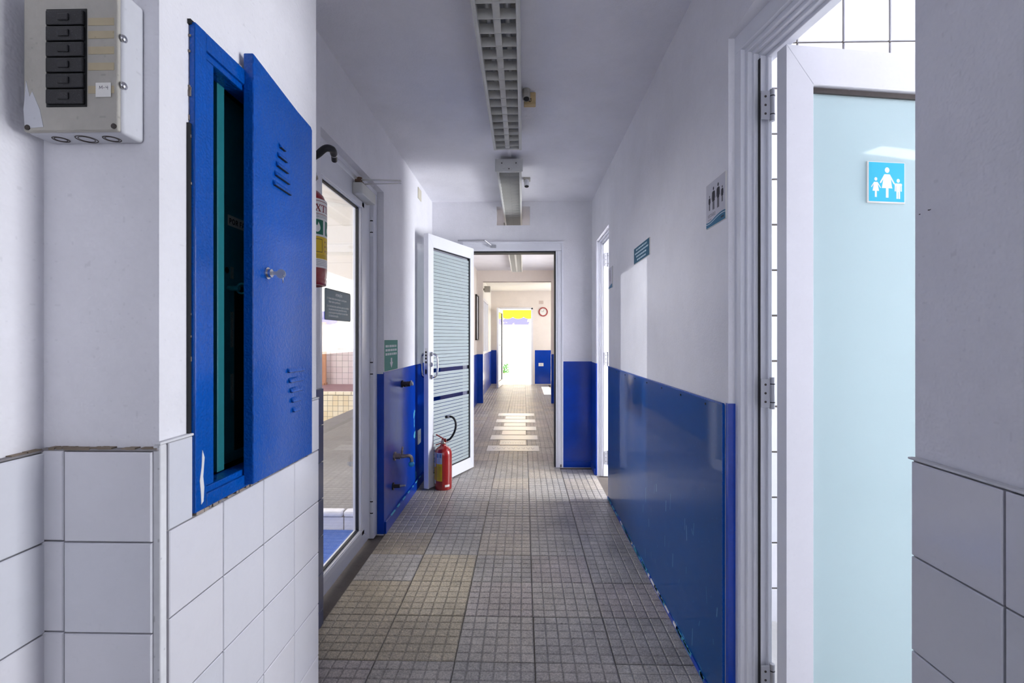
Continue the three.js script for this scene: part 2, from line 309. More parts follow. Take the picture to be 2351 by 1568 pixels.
// right wall
const wallNR = struct('wall_right', [bx(0.63, 0.76, -0.01, CEIL, -3.1, 0.8)], M.plaster, 'grey shaded plaster wall with large white tiles at its foot, nearest the frosted door', 'wall');
mesh('grout_bed', [bx(0.6235, 0.6305, 0, 1.018, -0.3, 0.7945)], M.grout, wallNR);
mesh('tile_ledge', [bx(0.616, 0.6305, 1.017, 1.0205, -0.3, 0.798, 0.0015)], M.chip, wallNR);
for (let r = 0; r < 7; r++) for (let c = 0; c < 6; c++) wallTile(wallNR, 'wall_tile', 0.624, 1.016 - 0.15 * (r + 0.5), 0.791 - 0.151 * (c + 0.5), -PI / 2, 0.1475, 0.1475, M.tile);
for (const [u, v, w, h, q] of [[2112, 492, 0.006, 0.002, 3], [2134, 482, 0.011, 0.002, 9]]) { const p = onX(u, v, 0.63); chipBlob(wallNR, M.oldMetal, 0.63, p[1], p[2], w, h, q, -PI / 2); }
const pier = struct('wall_right', [bx(XR, 0.762, -0.01, CEIL, 1.545, 3.695), bx(XR, 0.762, 2.15, CEIL, 0.8, 1.545), bx(0.63, 0.762, 2.15, CEIL, 0.79, 0.81), bx(XR, 0.762, 2.07, CEIL, 3.695, 4.33), bx(XR, 0.762, -0.01, CEIL, 4.33, 4.72)], M.plaster,
  'right corridor wall with a wide shiny blue panel between two changing room doors', 'wall');
mesh('dado', [bx(XR - 0.002, 0.692, 0, 1.006, 1.5405, 1.56), bx(XR - 0.002, 0.65, 0, 0.99, 4.325, 4.6)], M.blue, pier);
const panelTex = canvasTex(1024, 512, (g, w, h) => {
  g.fillStyle = '#00488c'; g.fillRect(0, 0, w, h);
  for (let i = 0; i < 900; i++) { g.fillStyle = `rgba(${20 + rnd() * 60 | 0},${90 + rnd() * 60 | 0},${170 + rnd() * 60 | 0},${0.1 + 0.35 * rnd()})`; g.fillRect(rnd() * w, rnd() * h, 1 + rnd() * 2, 1 + rnd() * 2); }
  g.lineCap = 'round';
  for (let i = 0; i < 26; i++) { const x = w - Math.pow(rnd(), 1.6) * w * 0.5, y = h * (0.45 + 0.5 * rnd()), l = 6 + rnd() * 34; g.strokeStyle = `rgba(150,185,225,${0.25 + 0.5 * rnd()})`; g.lineWidth = 1 + rnd() * 2; g.beginPath(); g.moveTo(x, y); g.lineTo(x + rr(-5, 5), y + l); g.stroke(); }
  for (let i = 0; i < 90; i++) { g.fillStyle = `rgba(120,180,215,${0.3 + 0.4 * rnd()})`; g.fillRect(rnd() * w, h - rnd() * 16, 3 + rnd() * 18, 2 + rnd() * 5); }
});
{ const w = 2.115, g = new THREE.PlaneGeometry(w, 0.985); const body = bx(XR - 0.006, XR, 0.012, 0.998, 1.575, 3.69);
  M.bluePanel = phy({ map: panelTex, roughness: 0.35, specularIntensity: 0.1, clearcoat: 0.42, clearcoatRoughness: 0.05, bumpMap: wavyBump, bumpScale: 0.0016 });
  const bp = mesh('dado_panel', (() => { const p = body.attributes.position, uv = body.attributes.uv; for (let i = 0; i < p.count; i++) { uv.setXY(i, (p.getZ(i) + 3.69) / 2.115, p.getY(i)); } return body; })(), M.bluePanel, pier);
  mesh('panel_cap', [bx(XR - 0.008, XR, 0.996, 1.003, 1.573, 3.692, 0.002)], M.blueMetal, bp);
  mesh('panel_edge', [bx(XR - 0.0085, XR, 0.012, 1.0, 1.569, 1.576, 0.002)], M.blueMetal, bp);
  for (let k = 0; k < 8; k++) { const d = 1.72 + 0.27 * k; mesh('panel_screw', [rod([XR - 0.0085, 0.982, d], [XR - 0.004, 0.982, d], 0.004, 8)], M.rubber, bp); } }
const bbR = struct('baseboard_right', [bx(XR - 0.012, XR, 0, 0.02, 1.56, 3.7, 0.003)], M.blue, 'worn pale blue floor edge along the shiny right panel', 'skirting');
for (let k = 0; k < 60; k++) { const d = rr(1.57, 3.6), l = rr(0.01, 0.09); mesh('paint_chip', [bx(XR - 0.0126, XR - 0.008, rr(0.008, 0.014), 0.0206, d, d + l)], k % 4 ? M.cyanChip : M.chip, bbR); }
// far wall with the doorway and the slot for the lamp
const wallFar = struct('wall_far', [bx(-0.865, -0.5, -0.01, CEIL, 4.6, 4.72), bx(0.302, 0.642, -0.01, CEIL, 4.6, 4.72), bx(-0.5, -0.254, 2.03, CEIL, 4.6, 4.72), bx(0.061, 0.302, 2.03, CEIL, 4.6, 4.72), bx(-0.254, 0.061, 2.03, 2.277, 4.6, 4.72), bx(-0.254, 0.061, 2.455, CEIL, 4.6, 4.72)], M.plaster,
  'cross wall at the corridor end around the glazed door, with a slot for the lamp', 'wall');
mesh('dado', [bx(0.368, 0.6405, 0, 0.994, 4.5975, 4.6005), bx(-0.863, -0.57, 0, 0.994, 4.5975, 4.6005)], M.blue, wallFar);
struct('baseboard_far', [bx(0.37, 0.64, 0, 0.06, 4.588, 4.6, 0.003), bx(0.628, XR, 0, 0.06, 4.335, 4.598, 0.003)], M.blue, 'blue skirting beside the white frame of the far doorway', 'skirting');
// back of the hall, behind the photographer
struct('wall_back', [bx(-0.95, -0.6, -0.01, CEIL, -3.2, -3.05), bx(0.6, 0.76, -0.01, CEIL, -3.2, -3.05), bx(-0.6, 0.6, -0.01, 0.75, -3.2, -3.05), bx(-0.6, 0.6, 2.25, CEIL, -3.2, -3.05)], M.plaster, 'plain plaster wall with a window at the back of the hall', 'wall');

// ------------------------------------------------------------------ doors
function trapezoid(pts, t, b = 0.0012) {
  const s = new THREE.Shape(pts.map(([x, y]) => new THREE.Vector2(x, y)));
  const g = new THREE.ExtrudeGeometry(s, { depth: t - 2 * b, bevelEnabled: true, bevelThickness: b, bevelSize: b, bevelOffset: -b, bevelSegments: 1 }); g.translate(0, 0, -t + b); return metreUV(g);
}
// a mitred leaf: x from 0 to w, foot at y0, face towards +z at z = 0
function makeLeaf(parent, at, turn, w, h, t, sl, sr, top, bot, y0 = 0.012) {
  const L = new THREE.Group(); L.name = 'door_leaf'; L.position.set(at[0], 0, -at[1]); L.rotation.y = turn; parent.add(L);
  const a = y0, b = y0 + h, q = { L, x0: sl, x1: w - sr, y0: a + bot, y1: b - top, t, w };
  mesh('stile', trapezoid([[0, a], [sl, a + bot], [sl, b - top], [0, b]], t), M.door, L);
  mesh('stile', trapezoid([[w, a], [w, b], [w - sr, b - top], [w - sr, a + bot]], t), M.door, L);
  mesh('rail', trapezoid([[0, b], [sl, b - top], [w - sr, b - top], [w, b]], t), M.door, L);
  mesh('rail', trapezoid([[0, a], [w, a], [w - sr, a + bot], [sl, a + bot]], t), M.door, L);
  return q;
}
const lb = (x0, x1, y0, y1, z0, z1, r = 0) => bx(x0, x1, y0, y1, -z1, -z0, r);   // box in a leaf's own frame
function beads(q, mat, w = 0.006, z0 = -0.03, z1 = -0.008) {
  mesh('glazing_bead', [lb(q.x0, q.x1, q.y1 - w, q.y1, z0, z1)], mat, q.L); mesh('glazing_bead', [lb(q.x0, q.x1, q.y0, q.y0 + w, z0, z1)], mat, q.L);
  mesh('glazing_bead', [lb(q.x0, q.x0 + w, q.y0 + w, q.y1 - w, z0, z1)], mat, q.L); mesh('glazing_bead', [lb(q.x1 - w, q.x1, q.y0 + w, q.y1 - w, z0, z1)], mat, q.L);
}
function hinge(parent, x, y, d, turn, h = 0.085) {   // plate with three screws and a barrel
  const g = new THREE.Group(); g.name = 'hinge'; g.position.set(x, y, -d); g.rotation.y = turn; parent.add(g);
  mesh('plate', [lb(-0.02, 0.006, -h / 2, h / 2, 0, 0.003, 0.001)], M.steel, g);
  mesh('barrel', [rod([0.014, -h * 0.55, 0], [0.014, h * 0.55, 0], 0.007, 14), lb(0, 0.014, -h * 0.4, h * 0.4, -0.002, 0.002)], M.steel, g);
  mesh('barrel_ring', [-0.32, 0.32].map((k) => rod([0.014, k * h - 0.0015, 0], [0.014, k * h + 0.0015, 0], 0.0076, 14)), M.rubber, g);
  for (const k of [-0.3, 0, 0.3]) mesh('screw', [rod([-0.007, k * h, -0.0035], [-0.007, k * h, 0], 0.0035, 10)], M.oldMetal, g);
}
// door_1: frosted leaf of the near changing room
{
  const D = thing('door_1', 'white door with frosted pale green glass, open into the near changing room', 'door', [0, 0, 0], 0, null, 'structure');
  const F = new THREE.Group(); F.name = 'door_frame'; F.position.set(0.73, 0, -1.475); F.rotation.y = 0.14; D.add(F);
  const H = 2.052, run = 0.66;   // each step: [where it starts across the wall, how far it stands back from the opening]
  [[-0.058, 0.046], [-0.045, 0.031], [-0.031, 0.02], [-0.017, 0.01], [0.0, 0.0]].forEach(([x, s], i) => {
    const name = i < 3 ? 'casing' : 'jamb';
    mesh(name, [bx(x, 0.0135, 0, H + s, s, 0.085, 0.0025)], M.door, F);
    mesh(name, [bx(x, 0.03, H + s, H + 0.1, -run, 0.085, 0.0025)], M.door, F);
  });
  mesh('seal', [bx(-0.0188, -0.0168, 0, H, 0.0105, 0.021)], M.rubber, F);
  const turn = Math.atan2(0.06, 0.4);
  const q = makeLeaf(D, [0.734, 1.38], turn, 0.63, 2.02, 0.04, 0.083, 0.083, 0.107, 0.12);
  mesh('pane', [lb(q.x0, q.x1, q.y0, q.y1, -0.022, -0.016)], M.frosted, q.L);
  beads(q, M.steel, 0.004, -0.03, -0.012);
  mesh('gasket', [lb(q.x0, q.x1, q.y1 - 0.018, q.y1 - 0.004, -0.024, -0.008)], M.oldMetal, q.L);
  for (const y of [1.9, 1.048, 0.2]) hinge(D, 0.722, y, 1.462, 0.0);
  const S = thing('changing_room_sign', 'small cyan square sign with white woman and two children, on frosted glass', 'sign', [0.734 + Math.cos(turn) * 0.263, 1.662, 1.38 + Math.sin(turn) * 0.263], turn);
  const tex = canvasTex(512, 512, (g) => {
    g.fillStyle = '#14bfe4'; g.fillRect(0, 0, 512, 512); g.fillStyle = '#f4efe8'; g.strokeStyle = '#f4efe8'; g.lineCap = 'round';
    const ball = (x, y, r) => { g.beginPath(); g.ellipse(x, y, r, r * 1.12, 0, 0, 7); g.fill(); }, poly = (p) => { g.beginPath(); p.forEach(([x, y], i) => (i ? g.lineTo(x, y) : g.moveTo(x, y))); g.closePath(); g.fill(); };
    const arm = (x0, y0, x1, y1, w) => { g.lineWidth = w; g.beginPath(); g.moveTo(x0, y0); g.lineTo(x1, y1); g.stroke(); };
    ball(262, 98, 33); poly([[228, 152], [296, 152], [310, 165], [334, 332], [186, 332], [214, 165]]); arm(228, 162, 168, 262, 20); arm(296, 162, 362, 270, 20); g.fillRect(244, 325, 38, 135);
    poly([[232, 152], [292, 152], [284, 200], [340, 336], [184, 336], [240, 200]]);
    ball(100, 220, 21); poly([[76, 258], [124, 258], [146, 376], [52, 376]]); arm(78, 264, 38, 322, 13); arm(122, 264, 166, 330, 13); g.fillRect(86, 370, 28, 86);
    ball(422, 232, 23); g.beginPath(); g.roundRect(392, 270, 60, 110, 10); g.fill(); arm(380, 284, 378, 366, 17); arm(466, 284, 466, 366, 17); g.beginPath(); g.roundRect(368, 268, 110, 34, 16); g.fill(); g.fillRect(396, 360, 24, 110); g.fillRect(426, 360, 24, 110);
  });
  const plate = mesh('plate', [lb(-0.002, 0.121, -0.06, 0.06, -0.0155, -0.0115, 0.0015)], M.paper, S);
  const f = new THREE.PlaneGeometry(0.115, 0.113); f.translate(0.0605, 0.001, -0.0112); mesh('print', f, std({ map: tex, roughness: 0.4 }), S); void plate;
}
// door_2: glazed leaf with a striped film at the corridor end
{
  const D = thing('door_2', 'white glazed door with fine striped film, swung open at the corridor end', 'door', [0, 0, 0], 0, null, 'structure');
  const F = mesh('door_frame', [bx(0.302, 0.37, 0, 2.031, 4.578, 4.63, 0.003), bx(-0.572, 0.37, 2.032, 2.115, 4.578, 4.63, 0.003), bx(-0.572, -0.5, 0, 2.031, 4.578, 4.63, 0.003)], M.door, D);
  mesh('casing_ridge', [bx(0.355, 0.372, 0, 2.1, 4.57, 4.6, 0.003), bx(-0.575, 0.372, 2.1005, 2.118, 4.57, 4.6, 0.003), bx(0.318, 0.332, 0, 2.03, 4.573, 4.6, 0.003)], M.door, F);
  mesh('seal', [bx(0.292, 0.303, 0, 2.033, 4.60, 4.72), bx(-0.5, 0.3, 2.02, 2.033, 4.60, 4.72)], M.rubber, F);
  mesh('worn_foot', [bx(0.345, 0.366, 0.004, 0.03, 4.5765, 4.579)], M.oldMetal, F);
  const turn = Math.atan2(0.919, 0.3946), w = 0.742;
  const q = makeLeaf(D, [-0.757, 3.862], turn, w, 2.035, 0.042, 0.075, 0.062, 0.1, 0.1);
  mesh('pane', [lb(q.x0, q.x1, q.y0, q.y1, -0.024, -0.018)], M.glass, q.L);
  beads(q, M.rubber, 0.004);
  for (let y = q.y0 + 0.006; y < q.y1 - 0.02; y += 0.0292) {
    if (Math.abs(y - 0.925) < 0.016 || Math.abs(y - 0.70) < 0.016) continue;
    mesh('film_stripe', [lb(q.x0 + 0.005, q.x1 - 0.005, y, Math.min(y + 0.0252, q.y1 - 0.006), -0.0178, -0.0172)], M.film, q.L);
  }
  for (const z of [0, -0.042]) {   // pull handles on both faces
    const s = z === 0 ? 1 : -1;
    const h = mesh('handle', [tube([[0.035, 1.085, -z - s * 0.004], [0.035, 1.085, -z - s * 0.03], [0.045, 1.07, -z - s * 0.048], [0.045, 0.92, -z - s * 0.048], [0.035, 0.9, -z - s * 0.03], [0.035, 0.9, -z - s * 0.004]], 0.0085, 40)], M.chrome, q.L);
    void h; mesh('rosette', [1.085, 0.9, 1.0].map((y) => rod([0.035, y, -z], [0.035, y, -z - s * 0.008], 0.018, 20)), M.chrome, q.L);
  }
  mesh('lock_plate', [lb(-0.0015, 0.001, 0.92, 1.13, -0.032, -0.01)], M.steel, q.L);
  for (const y of [0.945, 1.02, 1.05, 1.075, 1.1]) mesh('latch', [lb(-0.0035, 0, y - (y < 1 ? 0.017 : 0.008), y + (y < 1 ? 0.017 : 0.008), -0.028, -0.014)], M.black, q.L);
  mesh('door_closer', [rod([-0.6, 2.105, 4.44], [-0.36, 2.118, 4.5], 0.006), rod([-0.36, 2.118, 4.5], [-0.3, 2.08, 4.56], 0.006), bx(-0.31, -0.255, 2.06, 2.085, 4.55, 4.58, 0.004)], M.steel, D);
}
// door_3: glazed door of the pool hall, in the recess on the left
{
  const D = thing('door_3', 'grey white glazed door to the pool hall, closed in the left wall recess', 'door', [0, 0, 0], 0, null, 'structure');
  mesh('door_frame', [bx(-0.985, -0.905, 0, 2.0895, 2.925, 2.996, 0.003), bx(-0.985, -0.905, 2.09, 2.1135, 2.061, 2.996), bx(-0.985, -0.905, 0, 2.0895, 2.061, 2.085)], M.door, D);
  const q = makeLeaf(D, [-0.928, 2.088], PI / 2, 0.834, 2.07, 0.045, 0.14, 0.16, 0.125, 0.1);
  mesh('pane', [lb(q.x0, q.x1, q.y0, q.y1, -0.026, -0.02)], M.glass, q.L);
  beads(q, M.rubber, 0.006, -0.03, -0.014);
  mesh('bevel', [lb(q.x1 + 0.004, q.x1 + 0.045, q.y0 - 0.035, q.y1 + 0.035, -0.002, 0.005, 0.004), lb(q.x0 - 0.04, q.x1 + 0.045, q.y0 - 0.04, q.y0 - 0.004, -0.002, 0.005, 0.004), lb(q.x0 - 0.04, q.x1 + 0.045, q.y1 + 0.004, q.y1 + 0.035, -0.002, 0.005, 0.004)], M.door, q.L);
  for (const y of [1.885, 1.03, 0.19]) { const h = mesh('hinge', [rod([-0.918, y - 0.06, 2.932], [-0.918, y + 0.06, 2.932], 0.011, 16)], M.door, D); mesh('hinge_ring', [-0.035, 0.035].map((k) => rod([-0.918, y + k - 0.003, 2.932], [-0.918, y + k + 0.003, 2.932], 0.0118, 16)), M.black, h); }
  const c = mesh('door_closer', [bx(-0.928, -0.872, 1.995, 2.058, 2.62, 2.86, 0.006)], M.lampWhite, D);
  const e = onX(920, 415, -0.66);
  mesh('closer_arm', [bar([-0.9, 2.082, 2.66], [e[0], e[1], e[2]], 0.018, 0.006), bar([-0.89, 2.07, 2.7], [e[0], e[1] - 0.012, e[2] + 0.004], 0.012, 0.005)], M.lampWhite, c);
  mesh('pivot', [rod([-0.9, 2.05, 2.655], [-0.9, 2.092, 2.655], 0.015, 14), bx(-0.915, -0.885, 2.058, 2.075, 2.62, 2.69, 0.004)], M.rust, c);
}
// attention notice on the glass of door_3
{
  const a = onX(748, 660, -0.942), b = onX(806, 739, -0.942);
  const S = thing('notice_sign', 'dark teal notice headed ATENÇÃO on the pool door glass', 'sign', [-0.9478, (a[1] + b[1]) / 2, (a[2] + b[2]) / 2], PI / 2);
  const w = b[2] - a[2], h = a[1] - b[1];
  const sh = new THREE.Shape(), r = 0.012; sh.moveTo(-w / 2 + r, -h / 2); sh.lineTo(w / 2 - r, -h / 2); sh.quadraticCurveTo(w / 2, -h / 2, w / 2, -h / 2 + r); sh.lineTo(w / 2, h / 2 - r); sh.quadraticCurveTo(w / 2, h / 2, w / 2 - r, h / 2); sh.lineTo(-w / 2 + r, h / 2); sh.quadraticCurveTo(-w / 2, h / 2, -w / 2, h / 2 - r); sh.lineTo(-w / 2, -h / 2 + r); sh.quadraticCurveTo(-w / 2, -h / 2, -w / 2 + r, -h / 2);
  const g = new THREE.ExtrudeGeometry(sh, { depth: 0.003, bevelEnabled: false }); mesh('plate', g, std({ color: '#1d4a5c', roughness: 0.45 }), S);
  const tex = canvasTex(1024, 470, (c) => {
    c.fillStyle = '#245a70'; c.fillRect(0, 0, 1024, 470); c.fillStyle = '#dfe6ea'; c.textAlign = 'center'; c.font = 'bold 62px sans-serif'; c.fillText('ATENÇÃO', 520, 82); c.textAlign = 'left'; c.font = 'bold 46px sans-serif';
    [['1 - Favor não interromper a aula para', 30, 150], ['falar com o professor;', 100, 206], ['2 - A entrada dos senhores pais no recinto', 30, 278], ['da piscina só será permitida com a', 100, 330], ['autorização do professor ou nos dias', 100, 384], ['de demonstração.', 100, 438]].forEach(([s, x, y]) => c.fillText(s, x, y, 980 - x));
  });
  const f = new THREE.PlaneGeometry(w - 0.02, h - 0.014); f.translate(0, 0, 0.0033); mesh('print', f, std({ map: tex, roughness: 0.45 }), S);
}
// door_4: frame of the second changing room, far side of its opening
{
  const D = thing('door_4', 'white door frame with hinges, second changing room, next to the far doorway', 'door', [0, 0, 0], 0, null, 'structure');
  [[0.648, 4.326, 0.066], [0.668, 4.318, 0.05], [0.684, 4.308, 0.036], [0.7, 4.3, 0.02]].forEach(([x, d, s], i) => mesh(i < 3 ? 'casing' : 'jamb', [bx(x, 0.762, 0, 2.03 + s, d, 4.4, 0.002), bx(x, 0.762, 2.03 + s - 0.02, 2.12, 3.7, 4.4, 0.002)], M.door, D));
  for (const y of [1.9, 1.03, 0.165]) hinge(D, 0.728, y, 4.297, 0.0, 0.11);
}

// ------------------------------------------------------------------ rooms on the right
const roomA = struct('wall_changing_room', [bx(0.762, 3.7, -0.01, 2.8, 2.13, 2.25), bx(3.6, 3.7, -0.01, 0.75, -1.3, 2.2), bx(3.6, 3.7, 2.15, 2.8, -1.3, 2.2), bx(3.6, 3.7, 0.75, 2.15, -1.3, 0.95), bx(3.6, 3.7, 0.75, 2.15, 1.85, 2.2), bx(0.76, 3.7, -0.01, 2.8, -1.4, -1.3), bx(0.76, 0.772, CEIL, 2.8, -1.4, 2.2)], M.darkGrout, 'changing room wall of white tiles with dark joints, seen behind the frosted door', 'wall');
for (let r = 0; r < 14; r++) for (let c = 0; c < 8; c++) wallTile(roomA, 'wall_tile', 0.784 + 0.1953 * (c + 0.5) - 0.0007, 2.48 + 0.1953 * (0.5 - r + 1) - 0.1953, 2.13, 0, 0.1873, 0.1873, M.tile, 0.01);
mesh('plaster', [bx(3.59, 3.601, 0, 0.75, -1.3, 2.13), bx(3.59, 3.601, 2.15, 2.8, -1.3, 2.13), bx(3.59, 3.601, 0.75, 2.15, -1.3, 0.95), bx(3.59, 3.601, 0.75, 2.15, 1.85, 2.13), bx(0.78, 3.6, 0, 2.8, -1.301, -1.29)], M.plaster, roomA);
struct('ceiling_changing_room', [bx(0.76, 3.7, 2.8, 2.9, -1.4, 2.25)], M.ceiling, 'white ceiling of the near changing room', 'ceiling');
struct('floor_changing_room', [bx(0.76, 3.7, -0.2, -0.004, -1.4, 2.25)], M.floorGrey, 'pale grey floor of the near changing room', 'floor');
const roomB = struct('wall_cubicle', [bx(0.762, 2.7, -0.01, 2.7, 5.61, 5.7), bx(2.6, 2.7, -0.01, 0.35, 2.9, 5.7), bx(2.6, 2.7, 1.75, 2.7, 2.9, 5.7), bx(2.6, 2.7, 0.35, 1.75, 2.9, 3.5), bx(2.6, 2.7, 0.35, 1.75, 4.0, 5.7), bx(0.762, 2.7, -0.01, 2.7, 2.85, 2.95)], M.darkGrout, 'white tiled wall of the second changing room, a sliver beside the hinges', 'wall');
for (let r = 0; r < 13; r++) for (let c = 0; c < 3; c++) wallTile(roomB, 'wall_tile', 0.77 + 0.199 * (c + 0.5), 2.51 - 0.199 * (r + 0.5), 5.61, 0, 0.192, 0.192, M.tile, 0.01);
mesh('plaster', [bx(2.585, 2.601, 0, 0.35, 2.95, 5.61), bx(2.585, 2.601, 1.75, 2.7, 2.95, 5.61), bx(2.585, 2.601, 0.35, 1.75, 2.95, 3.5), bx(2.585, 2.601, 0.35, 1.75, 4.0, 5.61), bx(0.77, 2.6, 0, 2.7, 2.945, 2.96)], M.plaster, roomB);
struct('ceiling_cubicle', [bx(0.762, 2.7, 2.6, 2.7, 2.85, 5.7)], M.ceiling, 'white ceiling of the second changing room', 'ceiling');
struct('floor_cubicle', [bx(0.762, 2.7, -0.2, -0.004, 2.85, 5.7)], M.floorGrey, 'pale floor of the second changing room', 'floor');

function sideWindow(n, label, x, y0, y1, d0, d1) {   // window in a wall that faces sideways
  const W = thing(`window_${n}`, label, 'window', [x, y0, (d0 + d1) / 2], 0, null, 'structure'), h = y1 - y0, k = (d1 - d0) / 2;
  mesh('window_frame', [bx(-0.03, 0.03, 0, 0.03, -k, k), bx(-0.03, 0.03, h - 0.03, h, -k, k), bx(-0.03, 0.03, 0.03, h - 0.03, -k, -k + 0.03), bx(-0.03, 0.03, 0.03, h - 0.03, k - 0.03, k), bx(-0.03, 0.03, 0.03, h - 0.03, -0.012, 0.012)], M.door, W);
  for (const s of [-1, 1]) mesh('pane', [bx(-0.003, 0.003, 0.03, h - 0.03, s < 0 ? -k + 0.03 : 0.012, s < 0 ? -0.012 : k - 0.03)], M.glass, W);
}
sideWindow(3, 'window in the outer wall of the near changing room', 3.65, 0.75, 2.15, 0.95, 1.85);
sideWindow(4, 'narrow window of the second changing room', 2.65, 0.35, 1.75, 3.5, 4.0);
sideWindow(5, 'window in the right wall of the middle room', 0.81, 1.0, 2.1, 6.2, 8.4);
sideWindow(6, 'window in the right wall of the end room', 1.55, 1.1, 2.1, 10.6, 12.3);
{ const W = thing('window_7', 'window behind the photographer at the back of the hall', 'window', [0, 0.75, -3.12], 0, null, 'structure');
  mesh('window_frame', [bx(-0.6, 0.6, 0, 0.04, -0.03, 0.03), bx(-0.6, 0.6, 1.46, 1.5, -0.03, 0.03), bx(-0.6, -0.56, 0.04, 1.46, -0.03, 0.03), bx(0.56, 0.6, 0.04, 1.46, -0.03, 0.03), bx(-0.015, 0.015, 0.04, 1.46, -0.03, 0.03)], M.door, W);
  for (const x of [-0.2875, 0.2875]) mesh('pane', [bx(x - 0.272, x + 0.272, 0.04, 1.46, -0.003, 0.003)], M.glass, W); }

// ------------------------------------------------------------------ middle and end rooms
const midL = struct('wall_middle_room', [bx(-1.0, -0.865, -0.01, 2.5, 4.72, 9.2), bx(0.75, 0.86, -0.01, 2.5, 4.72, 6.2), bx(0.75, 0.86, -0.01, 2.5, 8.4, 9.2), bx(0.75, 0.86, -0.01, 1.0, 6.2, 8.4), bx(0.75, 0.86, 2.1, 2.5, 6.2, 8.4)], M.cream, 'cream walls of the middle room beyond the glazed door', 'wall');
mesh('dado', [bx(-0.866, -0.863, 0, 0.917, 4.72, 9.1)], M.blue, midL);
struct('ceiling_middle_room', [bx(-1.05, 0.9, 2.48, 2.6, 4.72, 9.2)], M.ceiling, 'pale ceiling of the middle room', 'ceiling');
const part = struct('wall_partition', [bx(-0.865, -0.757, -0.01, 2.48, 9.1, 9.2), bx(0.515, 0.86, -0.01, 2.48, 9.1, 9.2), bx(-0.757, 0.515, 2.265, 2.48, 9.1, 9.2)], M.cream, 'cream cross wall with a wide opening between the two far rooms', 'wall');
mesh('dado', [bx(-0.863, -0.756, 0, 0.917, 9.097, 9.202), bx(0.514, 0.75, 0, 0.917, 9.097, 9.202)], M.blue, part);
mesh('lintel_edge', [bx(-0.757, 0.515, 2.258, 2.268, 9.096, 9.1)], M.rawEdge, part);
const endW = struct('wall_end', [bx(-1.0, -0.655, -0.01, 2.5, 12.8, 12.92), bx(0.24, 1.6, -0.01, 2.5, 12.8, 12.92), bx(-0.655, 0.24, 2.01, 2.5, 12.8, 12.92)], M.cream, 'cream end wall around the bright open exit, with a round clock', 'wall');
mesh('dado', [bx(0.296, 1.5, 0.02, 0.902, 12.797, 12.801), bx(-0.85, -0.71, 0.02, 0.902, 12.797, 12.801)], M.blue, endW);
mesh('stain', [bx(0.4, 0.52, 2.11, 2.2, 12.7985, 12.8)], std({ map: paintMap([208, 192, 184], 0.1, -25, 44, 0.8), roughness: 0.9 }), endW);
const endL = struct('wall_end_room', [bx(-1.0, -0.85, -0.01, 2.5, 9.2, 10.0), bx(-1.0, -0.85, -0.01, 2.5, 11.6, 12.9), bx(-1.0, -0.85, -0.01, 0.88, 10.0, 11.6), bx(-1.0, -0.85, 2.06, 2.5, 10.0, 11.6), bx(1.5, 1.6, -0.01, 2.5, 9.1, 10.6), bx(1.5, 1.6, -0.01, 1.1, 10.6, 12.3), bx(1.5, 1.6, 2.1, 2.5, 10.6, 12.3), bx(1.5, 1.6, -0.01, 2.5, 12.3, 12.9), bx(0.86, 1.6, -0.01, 2.5, 9.1, 9.2)], M.whiteWall, 'white side walls of the bright end room', 'wall');
mesh('dado', [bx(-0.851, -0.848, 0, 0.88, 9.2, 12.8)], M.blue, endL);
struct('ceiling_end_room', [bx(-1.05, 1.65, 2.45, 2.6, 9.2, 12.92)], M.whiteWall, 'bright white ceiling of the end room', 'ceiling');
{
  const W = thing('window_1', 'white framed window high in the left side of the end room', 'window', [-0.9, 0.88, 10.8], 0, null, 'structure');
  mesh('window_frame', [bx(-0.02, 0.06, 0, 0.05, -0.8, 0.8), bx(-0.02, 0.06, 1.13, 1.18, -0.8, 0.8), ...[-0.8, -0.28, 0.24, 0.75].map((d) => bx(-0.02, 0.06, 0, 1.18, d, d + 0.05))], M.door, W);
  for (const d of [-0.5, 0.0, 0.52]) mesh('pane', [bx(0.0, 0.006, 0.05, 1.13, d - 0.25, d + 0.25)], M.glass, W);
}
// door_5: exit leaf and frame
{
  const D = thing('door_5', 'white glazed exit door standing open to the sunny yard', 'door', [0, 0, 0], 0, null, 'structure');
  mesh('door_frame', [bx(-0.655, -0.61, 0, 2.01, 12.77, 12.93), bx(0.2, 0.245, 0, 2.01, 12.77, 12.93), bx(-0.655, 0.245, 1.975, 2.02, 12.77, 12.93)], M.door, D);
  const q = makeLeaf(D, [-0.606, 11.76], Math.atan2(0.99, 0.07), 0.97, 1.94, 0.04, 0.1, 0.1, 0.1, 0.14);
  mesh('pane', [lb(q.x0, q.x1, q.y0, q.y1, -0.022, -0.016)], M.glass, q.L); beads(q, M.rubber, 0.006);
  mesh('handle', [rod([0.05, 1.05, -0.005], [0.05, 1.05, -0.05], 0.009), rod([0.05, 1.05, -0.045], [0.16, 1.05, -0.045], 0.009)], M.chrome, q.L);
}
struct('roof_eave', [bx(0.86, 2.6, 2.6, 2.72, 5.75, 9.0)], M.whiteWall, 'roof eave outside the middle room window', 'roof');
